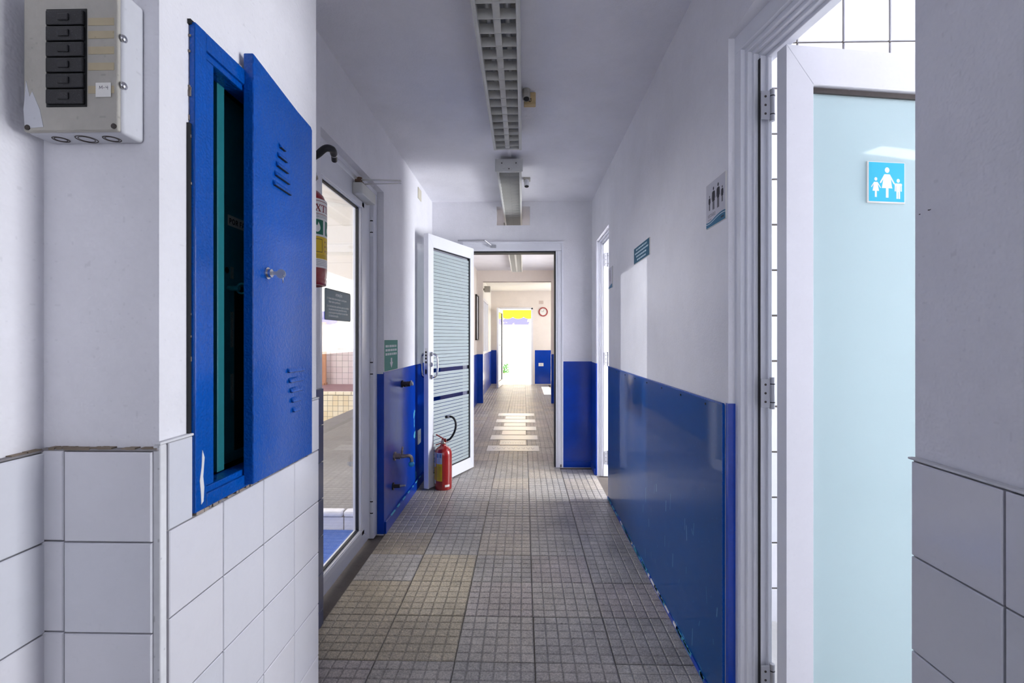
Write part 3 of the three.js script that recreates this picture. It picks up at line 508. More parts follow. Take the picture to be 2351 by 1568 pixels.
// yard outside
struct('ground_yard', [bx(-9, 9, -0.25, -0.03, 12.86, 24)], M.pave, 'sunlit pale paving of the yard outside the exit', 'ground');
const yard = struct('wall_yard', [bx(-9, 9, -0.05, 3.2, 18, 18.2)], M.whiteWall, 'white boundary wall of the yard', 'wall');
mesh('painted_band', [bx(-9, 9, 1.72, 1.98, 17.985, 18.001)], std({ map: dataTex(512, (i) => { const v = cloudN[i] > 0.52 ? 1 : 0.8; return [138 * v, 138 * v, 196 * v]; }, true, 0.9), roughness: 0.9 }), yard);
{
  const A = thing('awning', 'yellow fabric awning valance over the yard beyond the exit', 'awning', [-0.2, 1.8, 14.6]);
  for (let k = 0; k < 9; k++) { const x = -1.4 + 0.32 * k, sh = new THREE.Shape(); sh.moveTo(x, 0.26); sh.lineTo(x, 0.05); sh.quadraticCurveTo(x + 0.16, -0.06, x + 0.32, 0.05); sh.lineTo(x + 0.32, 0.26); mesh('valance', new THREE.ExtrudeGeometry(sh, { depth: 0.008, bevelEnabled: false }), M.yellow, A); }
  mesh('roof_cloth', [bx(-1.4, 1.48, 0.26, 0.275, -1.2, 0.02)], M.yellow, A);
  mesh('awning_bar', [rod([-1.45, 0.27, 0.0], [1.53, 0.27, 0.0], 0.02)], M.steel, A);
  for (const x of [-1.42, 1.5]) mesh('post', [rod([x, -1.83, 0], [x, 0.27, 0], 0.025)], M.steel, A);
}
{
  const P = thing('bush', 'small green bush at the foot of the yard wall', 'plant', [-0.66, -0.03, 16.6]);
  const g = []; for (let k = 0; k < 90; k++) { const l = new THREE.SphereGeometry(1, 5, 4); l.scale(0.05, 0.012, 0.025); l.rotateZ(rr(-1, 1)); l.rotateY(rr(0, 6.3)); const a = rr(0, 6.3), r = 0.16 * Math.sqrt(rnd()); l.translate(Math.cos(a) * r, rr(0.05, 0.36), Math.sin(a) * r); g.push(l); }
  const f = mesh('foliage', g, M.leaf, P); f.userData.kind = 'stuff'; mesh('stem', [rod([0, 0, 0], [0.01, 0.25, 0], 0.01, 6)], M.wood, P);
}

// ------------------------------------------------------------------ pool hall seen through the glass
struct('floor_pool_entry', [bx(-3.0, -0.975, -0.2, 0.0, 0.8, 3.06)], M.mat, 'blue ribbed entry mat just inside the pool hall door', 'floor');
{ const g = []; for (let k = 0; k < 70; k++) g.push(bx(-1.9, -1.005, 0, 0.006, 2.0 + 0.015 * k, 2.008 + 0.015 * k)); const m = mesh('mat_rib', g, M.mat, scene.children.at(-1)); m.userData.kind = 'stuff'; }
const deck = struct('pool_deck', [bx(-2.63, -1.0, -1.2, 0.12, 3.06, 11.5), bx(-7, -2.63, -1.2, 0.1, 9.86, 11.5)], M.deck, 'raised grey non slip pool deck with a white tiled step', 'pool deck');
mesh('far_deck', [bx(-7, -2.6, 0.1, 0.124, 9.9, 11.5)], M.maroon, deck);
for (let k = 0; k < 8; k++) { const x = -1.005 - 0.158 * (k + 0.5) + 0.03; wallTile(deck, 'step_tile', x, 0.043, 3.06, 0, 0.151, 0.08, M.tile, 0.012); const n = mesh('step_nosing', [bx(x - 0.0765, x + 0.0765, 0.088, 0.126, 3.03, 3.1, 0.015)], M.tile[0], deck); n.userData.label = 'rounded white edge tile'; }
mesh('grout_bed', [bx(-2.6, -1.0, 0, 0.12, 3.055, 3.07)], M.darkGrout, deck);
for (let r = 0; r < 9; r++) for (let c = 0; c < 16; c++) wallTile(deck, 'pool_tile', -2.7 - 0.108 * (c + 0.5), 0.05 - 0.108 * (r + 0.5), 9.86, 0, 0.101, 0.101, M.creamTile, 0.006);
for (let c = 0; c < 11; c++) mesh('coping', [bx(-2.7 - 0.16 * (c + 1) + 0.003, -2.7 - 0.16 * c - 0.003, 0.06, 0.128, 9.83, 9.93, 0.012)], M.creamTile[2], deck);
struct('pool_basin', [bx(-7, -2.63, -1.25, -1.15, 1.0, 9.86)], M.creamTile[1], 'empty pool basin of cream tiles', 'pool');
const pw = struct('wall_pool', [bx(-7.1, -4.62, -0.01, 6, 11.5, 11.6), bx(-3.92, -0.95, -0.01, 6, 11.5, 11.6), bx(-4.62, -3.92, -0.01, 0.97, 11.5, 11.6), bx(-4.62, -3.92, 1.47, 6, 11.5, 11.6), bx(-7.1, -7.0, -1.2, 1.3, 0.5, 11.6), bx(-7.1, -7.0, 3.9, 6, 0.5, 11.6), bx(-7.1, -0.95, -1.2, 6, 0.5, 0.62), bx(-1.0, -0.95, 2.5, 6, 0.5, 11.6)], M.whiteWall, 'cream far wall of the pool hall above pink tiles', 'wall');
mesh('grout_bed', [bx(-5.2, -3.2, 0.12, 0.96, 11.49, 11.501)], M.grout, pw);
for (let r = 0; r < 6; r++) for (let c = 0; c < 12; c++) wallTile(pw, 'pink_wall_tile', -3.3 - 0.143 * (c + 0.5), 0.955 - 0.14 * (r + 0.5), 11.49, 0, 0.136, 0.133, M.pinkTile, 0.006);
for (const y of [2.1, 2.55, 3.0, 3.45, 3.9]) mesh('wall_board', [bx(-6.9, -1.1, y + 0.006, y + 0.444, 11.488, 11.5, 0.003)], M.plank[0], pw);
const roof = struct('ceiling_pool', [bx(-7.1, -0.95, 5.6, 5.75, 0.5, 11.6)], M.whiteWall, 'sloping timber boarded roof over the pool hall', 'ceiling');
for (let k = 0; k < 20; k++) { const d = 11.48 - 0.2 * k, A = mesh('roof_board', [bx(-3.2, 3.2, -0.01, 0.01, -0.097, 0.097, 0.003)], M.plank[k % 3], roof); A.position.set(-4.0, 4.36, -d + 0.1); A.rotation.z = -0.185; }
{
  const W = thing('window_2', 'tilted glazed window in the pool hall far wall, above pink tiles', 'window', [-4.27, 0.97, 11.5], 0, null, 'structure');
  mesh('window_frame', [bx(-0.35, 0.35, 0, 0.035, -0.03, 0.05), bx(-0.35, 0.35, 0.465, 0.5, -0.03, 0.05), bx(-0.35, -0.315, 0, 0.5, -0.03, 0.05), bx(0.315, 0.35, 0, 0.5, -0.03, 0.05)], M.steel, W);
  const s = mesh('sash', [bx(-0.3, 0.3, 0, 0.03, -0.015, 0.015), bx(-0.3, 0.3, 0.37, 0.4, -0.015, 0.015), bx(-0.3, -0.27, 0, 0.4, -0.015, 0.015), bx(0.27, 0.3, 0, 0.4, -0.015, 0.015)], M.door, W); s.position.set(0, 0.05, 0.0); s.rotation.x = 0.25;
  mesh('pane', [bx(-0.27, 0.27, 0.03, 0.37, -0.003, 0.003)], M.glass, s);
}
{
  const S = thing('wooden_screen', 'tall orange brown wooden board with an oval cut out, on the far pool deck', 'screen', [-4.86, 0.124, 11.3]);
  const sh = new THREE.Shape([[-0.25, 0], [0.25, 0], [0.25, 1.46], [-0.25, 1.46]].map(([x, y]) => new THREE.Vector2(x, y))), o = new THREE.Path(); o.absellipse(0, 0.75, 0.16, 0.42, 0, 2 * PI); sh.holes.push(o);
  mesh('board', metreUV(new THREE.ExtrudeGeometry(sh, { depth: 0.04, bevelEnabled: true, bevelSize: 0.006, bevelThickness: 0.006, bevelSegments: 1, curveSegments: 30 })), M.wood, S);
  for (const x of [-0.2, 0.2]) mesh('foot', [bx(x - 0.03, x + 0.03, 0, 0.05, -0.1, 0.12, 0.005)], M.wood, S);
}
[[-4.6, 1.715, 0.36, 0.27], [-3.95, 1.81, 0.2, 0.3]].forEach(([x, y, w, h], k) => {
  const S = thing('pennant', k ? 'narrow violet cloth pennant right of the notice, on the pool hall wall' : 'wide violet cloth pennant on the pool hall wall above the wooden screen', 'pennant', [x, y, 11.46]);
  const sh = new THREE.Shape(); sh.moveTo(-w / 2, h / 2); sh.lineTo(-w / 2, -h / 2); sh.quadraticCurveTo(0, -h / 2 - 0.06, w / 2, -h / 2); sh.lineTo(w / 2, h / 2); mesh('cloth', new THREE.ExtrudeGeometry(sh, { depth: 0.01, bevelEnabled: false }), M.purple, S);
  mesh('cord', [rod([-w / 2 - 0.05, h / 2, 0], [w / 2 + 0.05, h / 2, 0], 0.006, 6)], M.paper, S);
});
{ // floodlight of the pool hall: it throws the sharp patch on the corridor wall
  const L = thing('floodlight', 'small floodlight on the pool hall wall, shining through the glazed door', 'lamp', [-5.9, 2.93, 1.25]);
  mesh('housing', [lathe([[0.001, -0.06], [0.06, -0.06], [0.08, 0.0], [0.08, 0.05], [0.074, 0.05]], 24).rotateZ(-PI / 2)], M.oldMetal, L);
  const b = mesh('lamp_bulb', [new THREE.SphereGeometry(0.035, 16, 12)], M.lit, L); b.position.set(0.03, 0, 0);
  mesh('bracket', [rod([-0.05, 0, 0], [-1.05, 0.1, 0], 0.012)], M.oldMetal, L);
  const s = new THREE.SpotLight(COOL, 20, 0, 0.2, 0.4, 2); s.position.set(-5.87, 2.93, -1.25); s.target.position.set(0.64, 1.45, -2.85); s.castShadow = true; s.shadow.radius = 2.0; scene.add(s, s.target);
}

// ------------------------------------------------------------------ blue cabinet in the pillar
const local = (gx, gy, gd) => (x0, x1, y0, y1, d0, d1, r = 0) => bx(x0 - gx, x1 - gx, y0 - gy, y1 - gy, d0 - gd, d1 - gd, r);
{
  const G = [PX, 0.891, 1.116], b = local(...G);
  const C = thing('electrical_cabinet', 'bright blue metal electrical cabinet with its door ajar, set in the white pillar', 'cabinet', G);
  mesh('frame', [b(PX, PX + 0.012, 0.891, 1.786, 0.872, 0.905, 0.003), b(PX, PX + 0.0115, 1.752, 1.786, 0.9045, 1.36, 0.003), b(PX, PX + 0.0115, 0.891, 0.918, 0.9045, 1.36, 0.003), b(PX, PX + 0.011, 0.918, 1.752, 1.335, 1.36, 0.003),
    b(PX - 0.03, PX + 0.007, 0.93, 1.74, 0.903, 0.934, 0.003), b(PX - 0.03, PX + 0.0065, 1.74, 1.765, 0.9, 1.34, 0.003), b(PX - 0.03, PX + 0.0065, 0.905, 0.93, 0.9, 1.34, 0.003)], M.blueMetal, C);
  mesh('liner', [b(-0.759, -0.755, 0.91, 1.767, 0.89, 1.34), b(-0.755, -0.64, 0.91, 1.767, 0.89, 0.9), b(-0.755, -0.64, 0.91, 1.767, 1.33, 1.34), b(-0.755, -0.64, 1.758, 1.767, 0.9, 1.33), b(-0.755, -0.64, 0.91, 0.918, 0.9, 1.33)], M.black, C);
  const K = mesh('inner_cover', [b(-0.664, -0.66, 0.932, 1.75, 1.045, 1.328), b(-0.6605, -0.634, 0.932, 1.75, 0.996, 1.02, 0.002), b(-0.662, -0.66, 0.932, 1.75, 1.0, 1.05)], M.teal, C);
  mesh('breaker_slot', [b(-0.66, -0.6585, 0.955, 1.33, 1.098, 1.3)], M.black, K);
  mesh('cover_label', (() => { const g = new THREE.PlaneGeometry(0.2, 0.024); g.rotateY(PI / 2); g.translate(-0.6592 - G[0], 1.475 - G[1], -(1.172 - G[2])); return g; })(),
    std({ map: canvasTex(512, 64, (c) => { c.fillStyle = '#a9b2ac'; c.fillRect(0, 0, 512, 64); c.fillStyle = '#1a1c1c'; c.font = 'bold 46px sans-serif'; c.fillText('POR FAVOR', 12, 50, 330); }), roughness: 0.8 }), K);
  const strip = std({ map: canvasTex(64, 512, (c) => { c.fillStyle = '#7f938f'; c.fillRect(0, 0, 64, 512); c.fillStyle = '#39494a'; for (let i = 0; i < 70; i++) c.fillRect(8 + rnd() * 30, i * 7.3, 4 + rnd() * 18, 4); }), roughness: 0.8 });
  for (const [y0, y1] of [[1.345, 1.372], [1.19, 1.27], [1.07, 1.13]]) mesh('rating_label', (() => { const g = new THREE.PlaneGeometry(0.012, y1 - y0); g.rotateY(PI / 2); g.translate(-0.6592 - G[0], (y0 + y1) / 2 - G[1], -(1.088 - G[2])); return g; })(), strip, K);
  mesh('cover_lock', [rod([-0.66 - G[0], 1.322 - G[1], 1.075 - G[2]], [-0.635 - G[0], 1.322 - G[1], 1.075 - G[2]], 0.006), new THREE.TorusGeometry(0.011, 0.0025, 8, 20).translate(-0.632 - G[0], 1.322 - G[1], -(1.08 - G[2]))], M.teal, K);
  mesh('vent_hole', [rod([-0.661 - G[0], 1.362 - G[1], 1.07 - G[2]], [-0.6592 - G[0], 1.362 - G[1], 1.07 - G[2]], 0.007, 16)], M.black, K);
  mesh('rivet_ring', [new THREE.TorusGeometry(0.013, 0.004, 8, 20).rotateY(PI / 2).translate(-0.744 - G[0], 1.652 - G[1], -(1.06 - G[2]))], M.boxGrey, C);
  mesh('plaster_gap', [b(PX, PX + 0.005, 0.99, 1.6, 0.866, 0.873), b(PX, PX + 0.006, 1.78, 1.7885, 0.868, 1.06)], M.black, C);
  { const g = []; let d = 0.87; while (d < 1.05) { const l = rr(0.004, 0.014); if (rnd() < 0.7) g.push(b(PX, PX + rr(0.003, 0.008), 1.785, 1.7865 + rr(0, 0.0035), d, d + l)); d += l; }
    d = 0.876; while (d < 1.355) { const l = rr(0.003, 0.016); if (rnd() < 0.75) g.push(b(PX, PX + rr(0.006, 0.0135), 0.8885 - rr(0, 0.003), 0.8925, d, d + l)); d += l; }
    let y = 1.02; while (y < 1.77) { const l = rr(0.003, 0.012); if (rnd() < 0.18) g.push(b(PX, PX + rr(0.002, 0.006), y, y + l, 0.8705 - rr(0, 0.0012), 0.8728)); y += l; }
    mesh('rough_edge', g, M.rawEdge, C); }
  mesh('bare_patch', (() => { const s = new THREE.Shape(); [[0, 0], [0.006, 0.004], [0.008, 0.03], [0.005, 0.05], [0.009, 0.085], [0.003, 0.1], [0.001, 0.07], [-0.004, 0.045], [-0.001, 0.02]].forEach(([x, y], i) => (i ? s.lineTo(x, y) : s.moveTo(x, y))); const g = new THREE.ExtrudeGeometry(s, { depth: 0.0008, bevelEnabled: false }); g.rotateY(PI / 2); g.translate(0.012, 0.012, -(0.888 - G[2])); return g; })(), M.chip, C);
  // the door of the cabinet
  const L = new THREE.Group(); L.name = 'cabinet_door'; L.position.set(-0.6 - G[0], -G[1], -(1.03 - G[2])); L.rotation.y = PI / 2 + 0.026; C.add(L);
  const sh = new THREE.Shape([[0, 0.898], [0.308, 0.892], [0.308, 1.786], [0.3, 1.793], [0.215, 1.797], [0.02, 1.818], [0, 1.82]].map(([x, y]) => new THREE.Vector2(x, y)));
  const lg = new THREE.ExtrudeGeometry(sh, { depth: 0.017, bevelEnabled: true, bevelThickness: 0.003, bevelSize: 0.003, bevelOffset: -0.003, bevelSegments: 2 }); lg.translate(0, 0, 0.003);
  mesh('door_sheet', metreUV(lg), M.blueMetal, L);
  const hood = (w) => { const s = new THREE.Shape(); s.moveTo(0, 0); s.lineTo(0.007, 0); s.quadraticCurveTo(0.0075, 0.006, 0, 0.012); const g = new THREE.ExtrudeGeometry(s, { depth: w - 0.008, bevelEnabled: true, bevelSize: 0.002, bevelThickness: 0.004, bevelOffset: -0.002, bevelSegments: 3 }); g.rotateY(-PI / 2); g.translate(w / 2 - 0.004, 0, 0); g.rotateY(PI); g.rotateY(PI); return g; };
  const put = (x, y, w) => { const h = mesh('louvre', hood(w), M.blueMetal, L); h.position.set(x, y, 0.0225); mesh('louvre_slot', [lb(x - w / 2 + 0.003, x + w / 2 - 0.003, y - 0.0012, y + 0.0002, 0.0224, 0.029)], M.black, L); };
  for (let k = 0; k < 5; k++) { put(0.127, 1.566 + 0.0245 * k, 0.088 - 0.0145 * k); put(0.201, 1.126 - 0.0252 * k, 0.09 - 0.0135 * k); }
  mesh('lock', [rod([0.056, 1.357, -0.023], [0.056, 1.357, -0.0265], 0.0135, 24), rod([0.056, 1.357, -0.026], [0.056, 1.357, -0.034], 0.0095, 24)], M.chrome, L);
  mesh('key', [lb(0.0545, 0.0575, 1.353, 1.361, 0.034, 0.046), new THREE.CylinderGeometry(0.0105, 0.0105, 0.002, 20).rotateZ(PI / 2).translate(0.056, 1.3555, 0.055)], M.steel, L);
  mesh('key_ring', [new THREE.TorusGeometry(0.0095, 0.0009, 8, 26).rotateY(0.5).translate(0.058, 1.344, 0.058)], M.chrome, L);
}

// ------------------------------------------------------------------ breaker box
{
  const G = [-0.71, 1.535, 0.8], b = local(...G);
  const B = thing('breaker_box', 'worn grey surface breaker box with six black breakers, at the tiled corner', 'breaker box', G);
  mesh('body', [b(-0.79, -0.633, 1.535, 1.76, 0.757, 0.801, 0.006)], M.boxWhite, B);
  const cv = mesh('cover', [b(-0.789, -0.637, 1.536, 1.758, 0.751, 0.7585, 0.003)], M.boxGrey, B);
  mesh('breaker_window', [b(-0.751, -0.686, 1.574, 1.728, 0.7502, 0.752)], M.black, cv);
  for (let k = 0; k < 6; k++) { const y = 1.5775 + 0.0247 * k, r = mesh('breaker', [b(-0.7485, -0.6885, y, y + 0.0228, 0.7455, 0.752, 0.002)], M.breaker, B); mesh('toggle', [b(-0.728, -0.71, y + 0.006, y + 0.017, 0.7435, 0.747, 0.002)], M.breaker, r); }
  for (const v of [50, 80, 116, 153, 206]) { const p = onD(203, v + 9, 0.751), q = onD(262, v - 9, 0.751); mesh('tape_label', [b(p[0], q[0], p[1], q[1], 0.7503, 0.7512)], M.tape, B); }
  const pg = new THREE.PlaneGeometry(0.0245, 0.0225); pg.translate(-0.659 - G[0], 1.6 - G[1], -(0.7497 - G[2])); pg.rotateZ(0);
  mesh('paper_note', pg, std({ map: canvasTex(256, 256, (c) => { c.fillStyle = '#eceae6'; c.fillRect(0, 0, 256, 256); c.strokeStyle = '#4a4a52'; c.lineWidth = 7; c.lineCap = 'round'; const p = (a) => { c.beginPath(); a.forEach(([x, y], i) => (i ? c.lineTo(x, y) : c.moveTo(x, y))); c.stroke(); }; p([[62, 112], [66, 62], [86, 100], [108, 58], [112, 110]]); p([[130, 92], [150, 90]]); p([[172, 64], [174, 92], [206, 88]]); p([[200, 60], [202, 122]]); }), roughness: 0.9 }), B);
  for (const [u, v] of [[64, 293], [262, 290]]) { const p = onD(u, v, 0.751); mesh('cover_screw', [rod([p[0] - G[0], p[1] - G[1], 0.7495 - G[2]], [p[0] - G[0], p[1] - G[1], 0.752 - G[2]], 0.0042, 14)], M.oldMetal, B); }
  for (const v of [84, 193]) { const p = onD(277, v, 0.753); mesh('side_screw', [new THREE.SphereGeometry(0.0062, 14, 10).scale(0.6, 1, 1).translate(-0.6335 - G[0], p[1] - G[1], -(0.759 - G[2]))], M.chrome, B); }
  for (const [x, r] of [[-0.755, 0.011], [-0.712, 0.0145], [-0.67, 0.012]]) mesh('knockout', [new THREE.TorusGeometry(r, 0.0008, 6, 30).rotateX(PI / 2).translate(x - G[0], 1.5348 - G[1], -(0.779 - G[2])), new THREE.TorusGeometry(r * 0.75, 0.0007, 6, 30).rotateX(PI / 2).translate(x - G[0], 1.5348 - G[1], -(0.779 - G[2]))], M.oldMetal, B);
  mesh('bare_patch', (() => { const s = new THREE.Shape(); [[0, 0], [0.03, 0.002], [0.024, 0.03], [0.012, 0.058], [0.008, 0.05], [0.002, 0.075], [-0.002, 0.03]].forEach(([x, y], i) => (i ? s.lineTo(x, y) : s.moveTo(x, y))); const g = new THREE.ExtrudeGeometry(s, { depth: 0.0006, bevelEnabled: false }); g.translate(-0.786 - G[0], 0.006, -(0.751 - G[2])); return g; })(), M.boxWhite, B);
}

// ------------------------------------------------------------------ fire extinguishers
function extinguisher(name, label, at, turn, labelTex, arcs, hosePts, tip, hoseR = 0.0085) {
  const E = thing(name, label, 'fire extinguisher', at, turn);
  mesh('cylinder', lathe([[0.001, 0.008], [0.058, 0.008], [0.06, 0], [0.067, 0.002], [0.0685, 0.02], [0.0665, 0.026], [0.0685, 0.03], [0.0695, 0.05], [0.0695, 0.27], [0.067, 0.298], [0.058, 0.32], [0.043, 0.335], [0.026, 0.343], [0.0235, 0.352], [0.021, 0.36], [0.001, 0.362]], 48), M.red, E);
  mesh('valve', [lathe([[0.001, 0.355], [0.019, 0.355], [0.02, 0.372], [0.013, 0.38], [0.013, 0.395], [0.001, 0.398]], 24), rod([0, 0.378, 0], [0.04, 0.385, 0], 0.008, 12)], M.brass, E);
  const hd = mesh('handle', [bar([0.02, 0.392, 0], [-0.058, 0.435, 0], 0.02, 0.008), bar([0.02, 0.378, 0], [-0.062, 0.35, 0], 0.02, 0.008), bx(-0.012, 0.024, 0.372, 0.402, -0.011, 0.011, 0.003)], M.red, E);
  mesh('safety_pin', [rod([-0.01, 0.39, -0.016], [-0.01, 0.39, 0.016], 0.002, 8), new THREE.TorusGeometry(0.009, 0.0012, 6, 18).translate(-0.01, 0.381, 0.018)], M.chrome, hd);
  mesh('hose', [tube(hosePts, hoseR, 48, 12)], M.hose, E);
  mesh('nozzle', [rod(tip[0], tip[1], 0.0105, 14)], M.hose, E); mesh('hose_collar', [rod(tip[2], tip[3], 0.0112, 14)], M.steel, E);
  arcs.forEach(([y0, y1, a, l, tex], i) => { const g = new THREE.CylinderGeometry(0.0699, 0.0699, y1 - y0, 40, 1, true, a, l); g.translate(0, (y0 + y1) / 2, 0); mesh('label_sticker', g, std({ map: tex, roughness: 0.4, side: THREE.DoubleSide }), E); void i; });
  return E;
}
const lines = (c, x, y, w, n, st, col, h = 3) => { c.fillStyle = col; for (let i = 0; i < n; i++) { let q = x; while (q < x + w * (0.6 + 0.4 * rnd())) { const k = 5 + rnd() * 16; c.fillRect(q, y + i * st, k, h); q += k + 4; } } };
const extMain = canvasTex(256, 512, (c) => { c.fillStyle = '#b9c3cf'; c.fillRect(0, 0, 256, 200); c.fillStyle = '#6d89ad'; c.fillRect(20, 20, 90, 70); c.fillRect(150, 20, 80, 70); lines(c, 20, 110, 210, 6, 14, '#5b6b80'); c.fillStyle = '#d8b213'; c.fillRect(0, 200, 256, 312); lines(c, 24, 230, 210, 14, 19, '#6b5a1c', 4); });
const extSide = canvasTex(256, 512, (c) => { c.fillStyle = '#c3ccd6'; c.fillRect(0, 0, 256, 240); c.fillStyle = '#5f86b4'; c.fillRect(30, 90, 190, 90); c.fillStyle = '#d9b614'; c.fillRect(0, 240, 256, 210); lines(c, 24, 260, 210, 9, 19, '#6b5a1c', 4); c.fillStyle = '#c9ccd0'; c.fillRect(0, 450, 256, 62); });
extinguisher('fire_extinguisher', 'red fire extinguisher with curled black hose, standing on the floor against the glazed door', [-0.648, 0, 3.925], 0, null,
  [[0.075, 0.3, -0.72, 0.75, extMain], [0.05, 0.3, -1.62, 0.78, extSide], [0.028, 0.046, 0.35, 0.6, canvasTex(64, 16, (c) => { c.fillStyle = '#e3ddd8'; c.fillRect(0, 0, 64, 16); })]],
  [[0.03, 0.385, 0], [0.055, 0.4, 0.0], [0.083, 0.44, 0], [0.1, 0.49, 0], [0.098, 0.54, 0], [0.078, 0.572, 0], [0.05, 0.582, 0]], [[0.05, 0.582, 0], [0.016, 0.574, 0], [0.05, 0.582, 0], [0.036, 0.579, 0]]);
const extWall = canvasTex(1024, 1024, (c) => {
  c.fillStyle = '#efece9'; c.fillRect(0, 0, 1024, 1024); c.fillStyle = '#8d1f26'; c.fillRect(0, 30, 1024, 8); c.font = 'bold 150px serif'; c.fillText('EXTINTOR', 30, 190, 964); c.fillRect(0, 222, 1024, 8); lines(c, 30, 245, 900, 2, 22, '#55606a', 6);
  c.fillStyle = '#0f6e55'; for (const x of [60, 330, 600]) { c.fillRect(x, 310, 220, 220); c.fillStyle = '#f0f0ea'; c.beginPath(); c.moveTo(x + 110, 500); c.bezierCurveTo(x + 40, 480, x + 60, 420, x + 95, 390); c.bezierCurveTo(x + 95, 420, x + 120, 400, x + 125, 345); c.bezierCurveTo(x + 170, 400, x + 190, 470, x + 110, 500); c.fill(); c.fillStyle = '#0f6e55'; }
  c.fillStyle = '#c23a38'; c.fillRect(850, 330, 160, 200);
  c.fillStyle = '#e3bd17'; c.fillRect(0, 560, 1024, 330); c.strokeStyle = '#2c2a22'; c.lineWidth = 8; c.strokeRect(40, 600, 220, 190); for (let i = 0; i < 3; i++) { c.fillStyle = '#7a2a18'; c.beginPath(); c.moveTo(320, 610 + i * 70); c.lineTo(352, 628 + i * 70); c.lineTo(320, 646 + i * 70); c.fill(); lines(c, 380, 610 + i * 70, 560, 3, 18, '#5b4c14', 8); }
  lines(c, 30, 830, 960, 3, 18, '#7d6a1a', 6); lines(c, 30, 910, 960, 4, 24, '#7a7f88', 6);
});
{
  const E = extinguisher('fire_extinguisher', 'red fire extinguisher with white and yellow label, hung behind the white pillar edge', [-0.772, 1.397, 1.715], 0, null, [[0.06, 0.3, 0.4, 3.4, extWall]],
    [[0.02, 0.385, 0.02], [-0.01, 0.4, 0.03], [-0.02, 0.43, 0.02], [0.01, 0.447, 0], [0.045, 0.462, -0.01], [0.075, 0.484, -0.01], [0.088, 0.488, 0.012], [0.084, 0.482, 0.04]], [[0.084, 0.482, 0.04], [0.074, 0.47, 0.07], [0.084, 0.482, 0.04], [0.082, 0.48, 0.046]], 0.0125);
  mesh('wall_hook', [bx(-0.094, -0.084, 0.34, 0.42, -0.02, 0.02), rod([-0.088, 0.36, 0], [-0.02, 0.36, 0], 0.004)], M.steel, E); mesh('hook_ring', [new THREE.TorusGeometry(0.014, 0.0015, 8, 24).rotateY(0.6).translate(0.03, 0.392, 0.02)], M.steel, E);
}

// ------------------------------------------------------------------ ceiling lamps
function louvreLamp(name, label, x0, x1, yb, yt, d0, d1, o = {}) {
  const G = [(x0 + x1) / 2, yb, (d0 + d1) / 2], b = local(...G), L = thing(name, label, 'ceiling lamp', G, 0, null);
  mesh('housing', [b(x0, x1, yt - 0.006, yt, d0, d1), b(x0, x0 + 0.005, yb, yt, d0, d1), b(x1 - 0.005, x1, yb, yt, d0, d1), b(x0, x1, yb, yt, d0, d0 + 0.005), b(x0, x1, yb, yt, d1 - 0.005, d1)], o.mat ?? M.lampWhite, L);
  mesh('rim', [b(x0 + 0.004, x0 + 0.016, yb - 0.002, yb + 0.03, d0, d1, 0.002), b(x1 - 0.016, x1 - 0.004, yb - 0.002, yb + 0.03, d0, d1, 0.002), b(x0 + 0.004, x1 - 0.004, yb - 0.002, yb + 0.03, d1 - 0.02, d1 - 0.004, 0.002), b(x0 + 0.004, x1 - 0.004, yb - 0.002, yb + 0.03, d0 + 0.004, d0 + 0.02, 0.002)], M.lampWhite, L);
  for (const k of [0.3, 0.72]) { const x = x0 + (x1 - x0) * k - G[0]; mesh('lamp_tube', [rod([x, 0.062, d0 + 0.05 - G[2]], [x, 0.062, d1 - 0.05 - G[2]], 0.013, 14)], o.lit ? M.lit : M.tubeGlass, L); }
  if (!o.plain) mesh('spine', [b((x0 + x1) / 2 - 0.013, (x0 + x1) / 2 + 0.013, yb + 0.003, yb + 0.03, d0 + 0.01, d1 - 0.01)], M.louvre, L);
  for (let d = (o.first ?? d1 - 0.06); d > d0 + 0.03; d -= 0.0848) { const s = mesh('slat', [bx(x0 + 0.016 - G[0], x1 - 0.016 - G[0], -0.0175, 0.0175, -0.0018, 0.0018)], M.louvre, L); s.position.set(0, 0.018, -(d - G[2])); s.rotation.x = 0.2; }
  return L;
}
louvreLamp('ceiling_lamp', 'long unlit louvred tube lamp on the ceiling, the one without an end plate', -0.185, -0.012, 2.382, 2.498, 1.25, 3.034);
{ const L = louvreLamp('ceiling_lamp', 'unlit louvred tube lamp with scratched end plate, running through the wall slot', -0.19, -0.015, 2.385, 2.47, 3.43, 5.2, { plain: true });
  mesh('end_plate', [bx(-0.097, 0.097, -0.004, 0.086, -0.895, -0.888, 0.003)], M.lampWhite, L); for (const [x, y] of [[-0.05, 0.055], [0.05, 0.055], [0, 0.015]]) mesh('end_screw', [rod([x, y, -0.898], [x, y, -0.894], 0.004, 10)], M.oldMetal, L); }
louvreLamp('ceiling_lamp', 'white louvred tube lamp on the middle room ceiling', -0.215, -0.02, 2.385, 2.48, 5.35, 8.62);
tag(mesh('cable_duct', [bx(-0.108, -0.088, 2.488, 2.5, 3.03, 3.44, 0.002)], M.plaster, scene), 'short painted cable duct on the ceiling between the two louvred lamps', 'cable duct');
{ // lit lamp of the changing room, mirrored in the frosted glass
  const L = louvreLamp('ceiling_lamp', 'lit louvred tube lamp hanging in the near changing room', -0.075, 0.075, 0, 0.09, -0.54, 0.54, { lit: true });
  L.position.set(3.03, 2.36, -0.27); L.rotation.y = PI / 2; for (const d of [-0.45, 0.45]) mesh('hanger', [rod([0, 0.085, d], [0, 0.44, d], 0.004, 8)], M.steel, L);
  areaLight(3.03, 2.35, 0.27, 3.03, 0, 0.2701, 1.04, 0.12, COOL, 6);
}
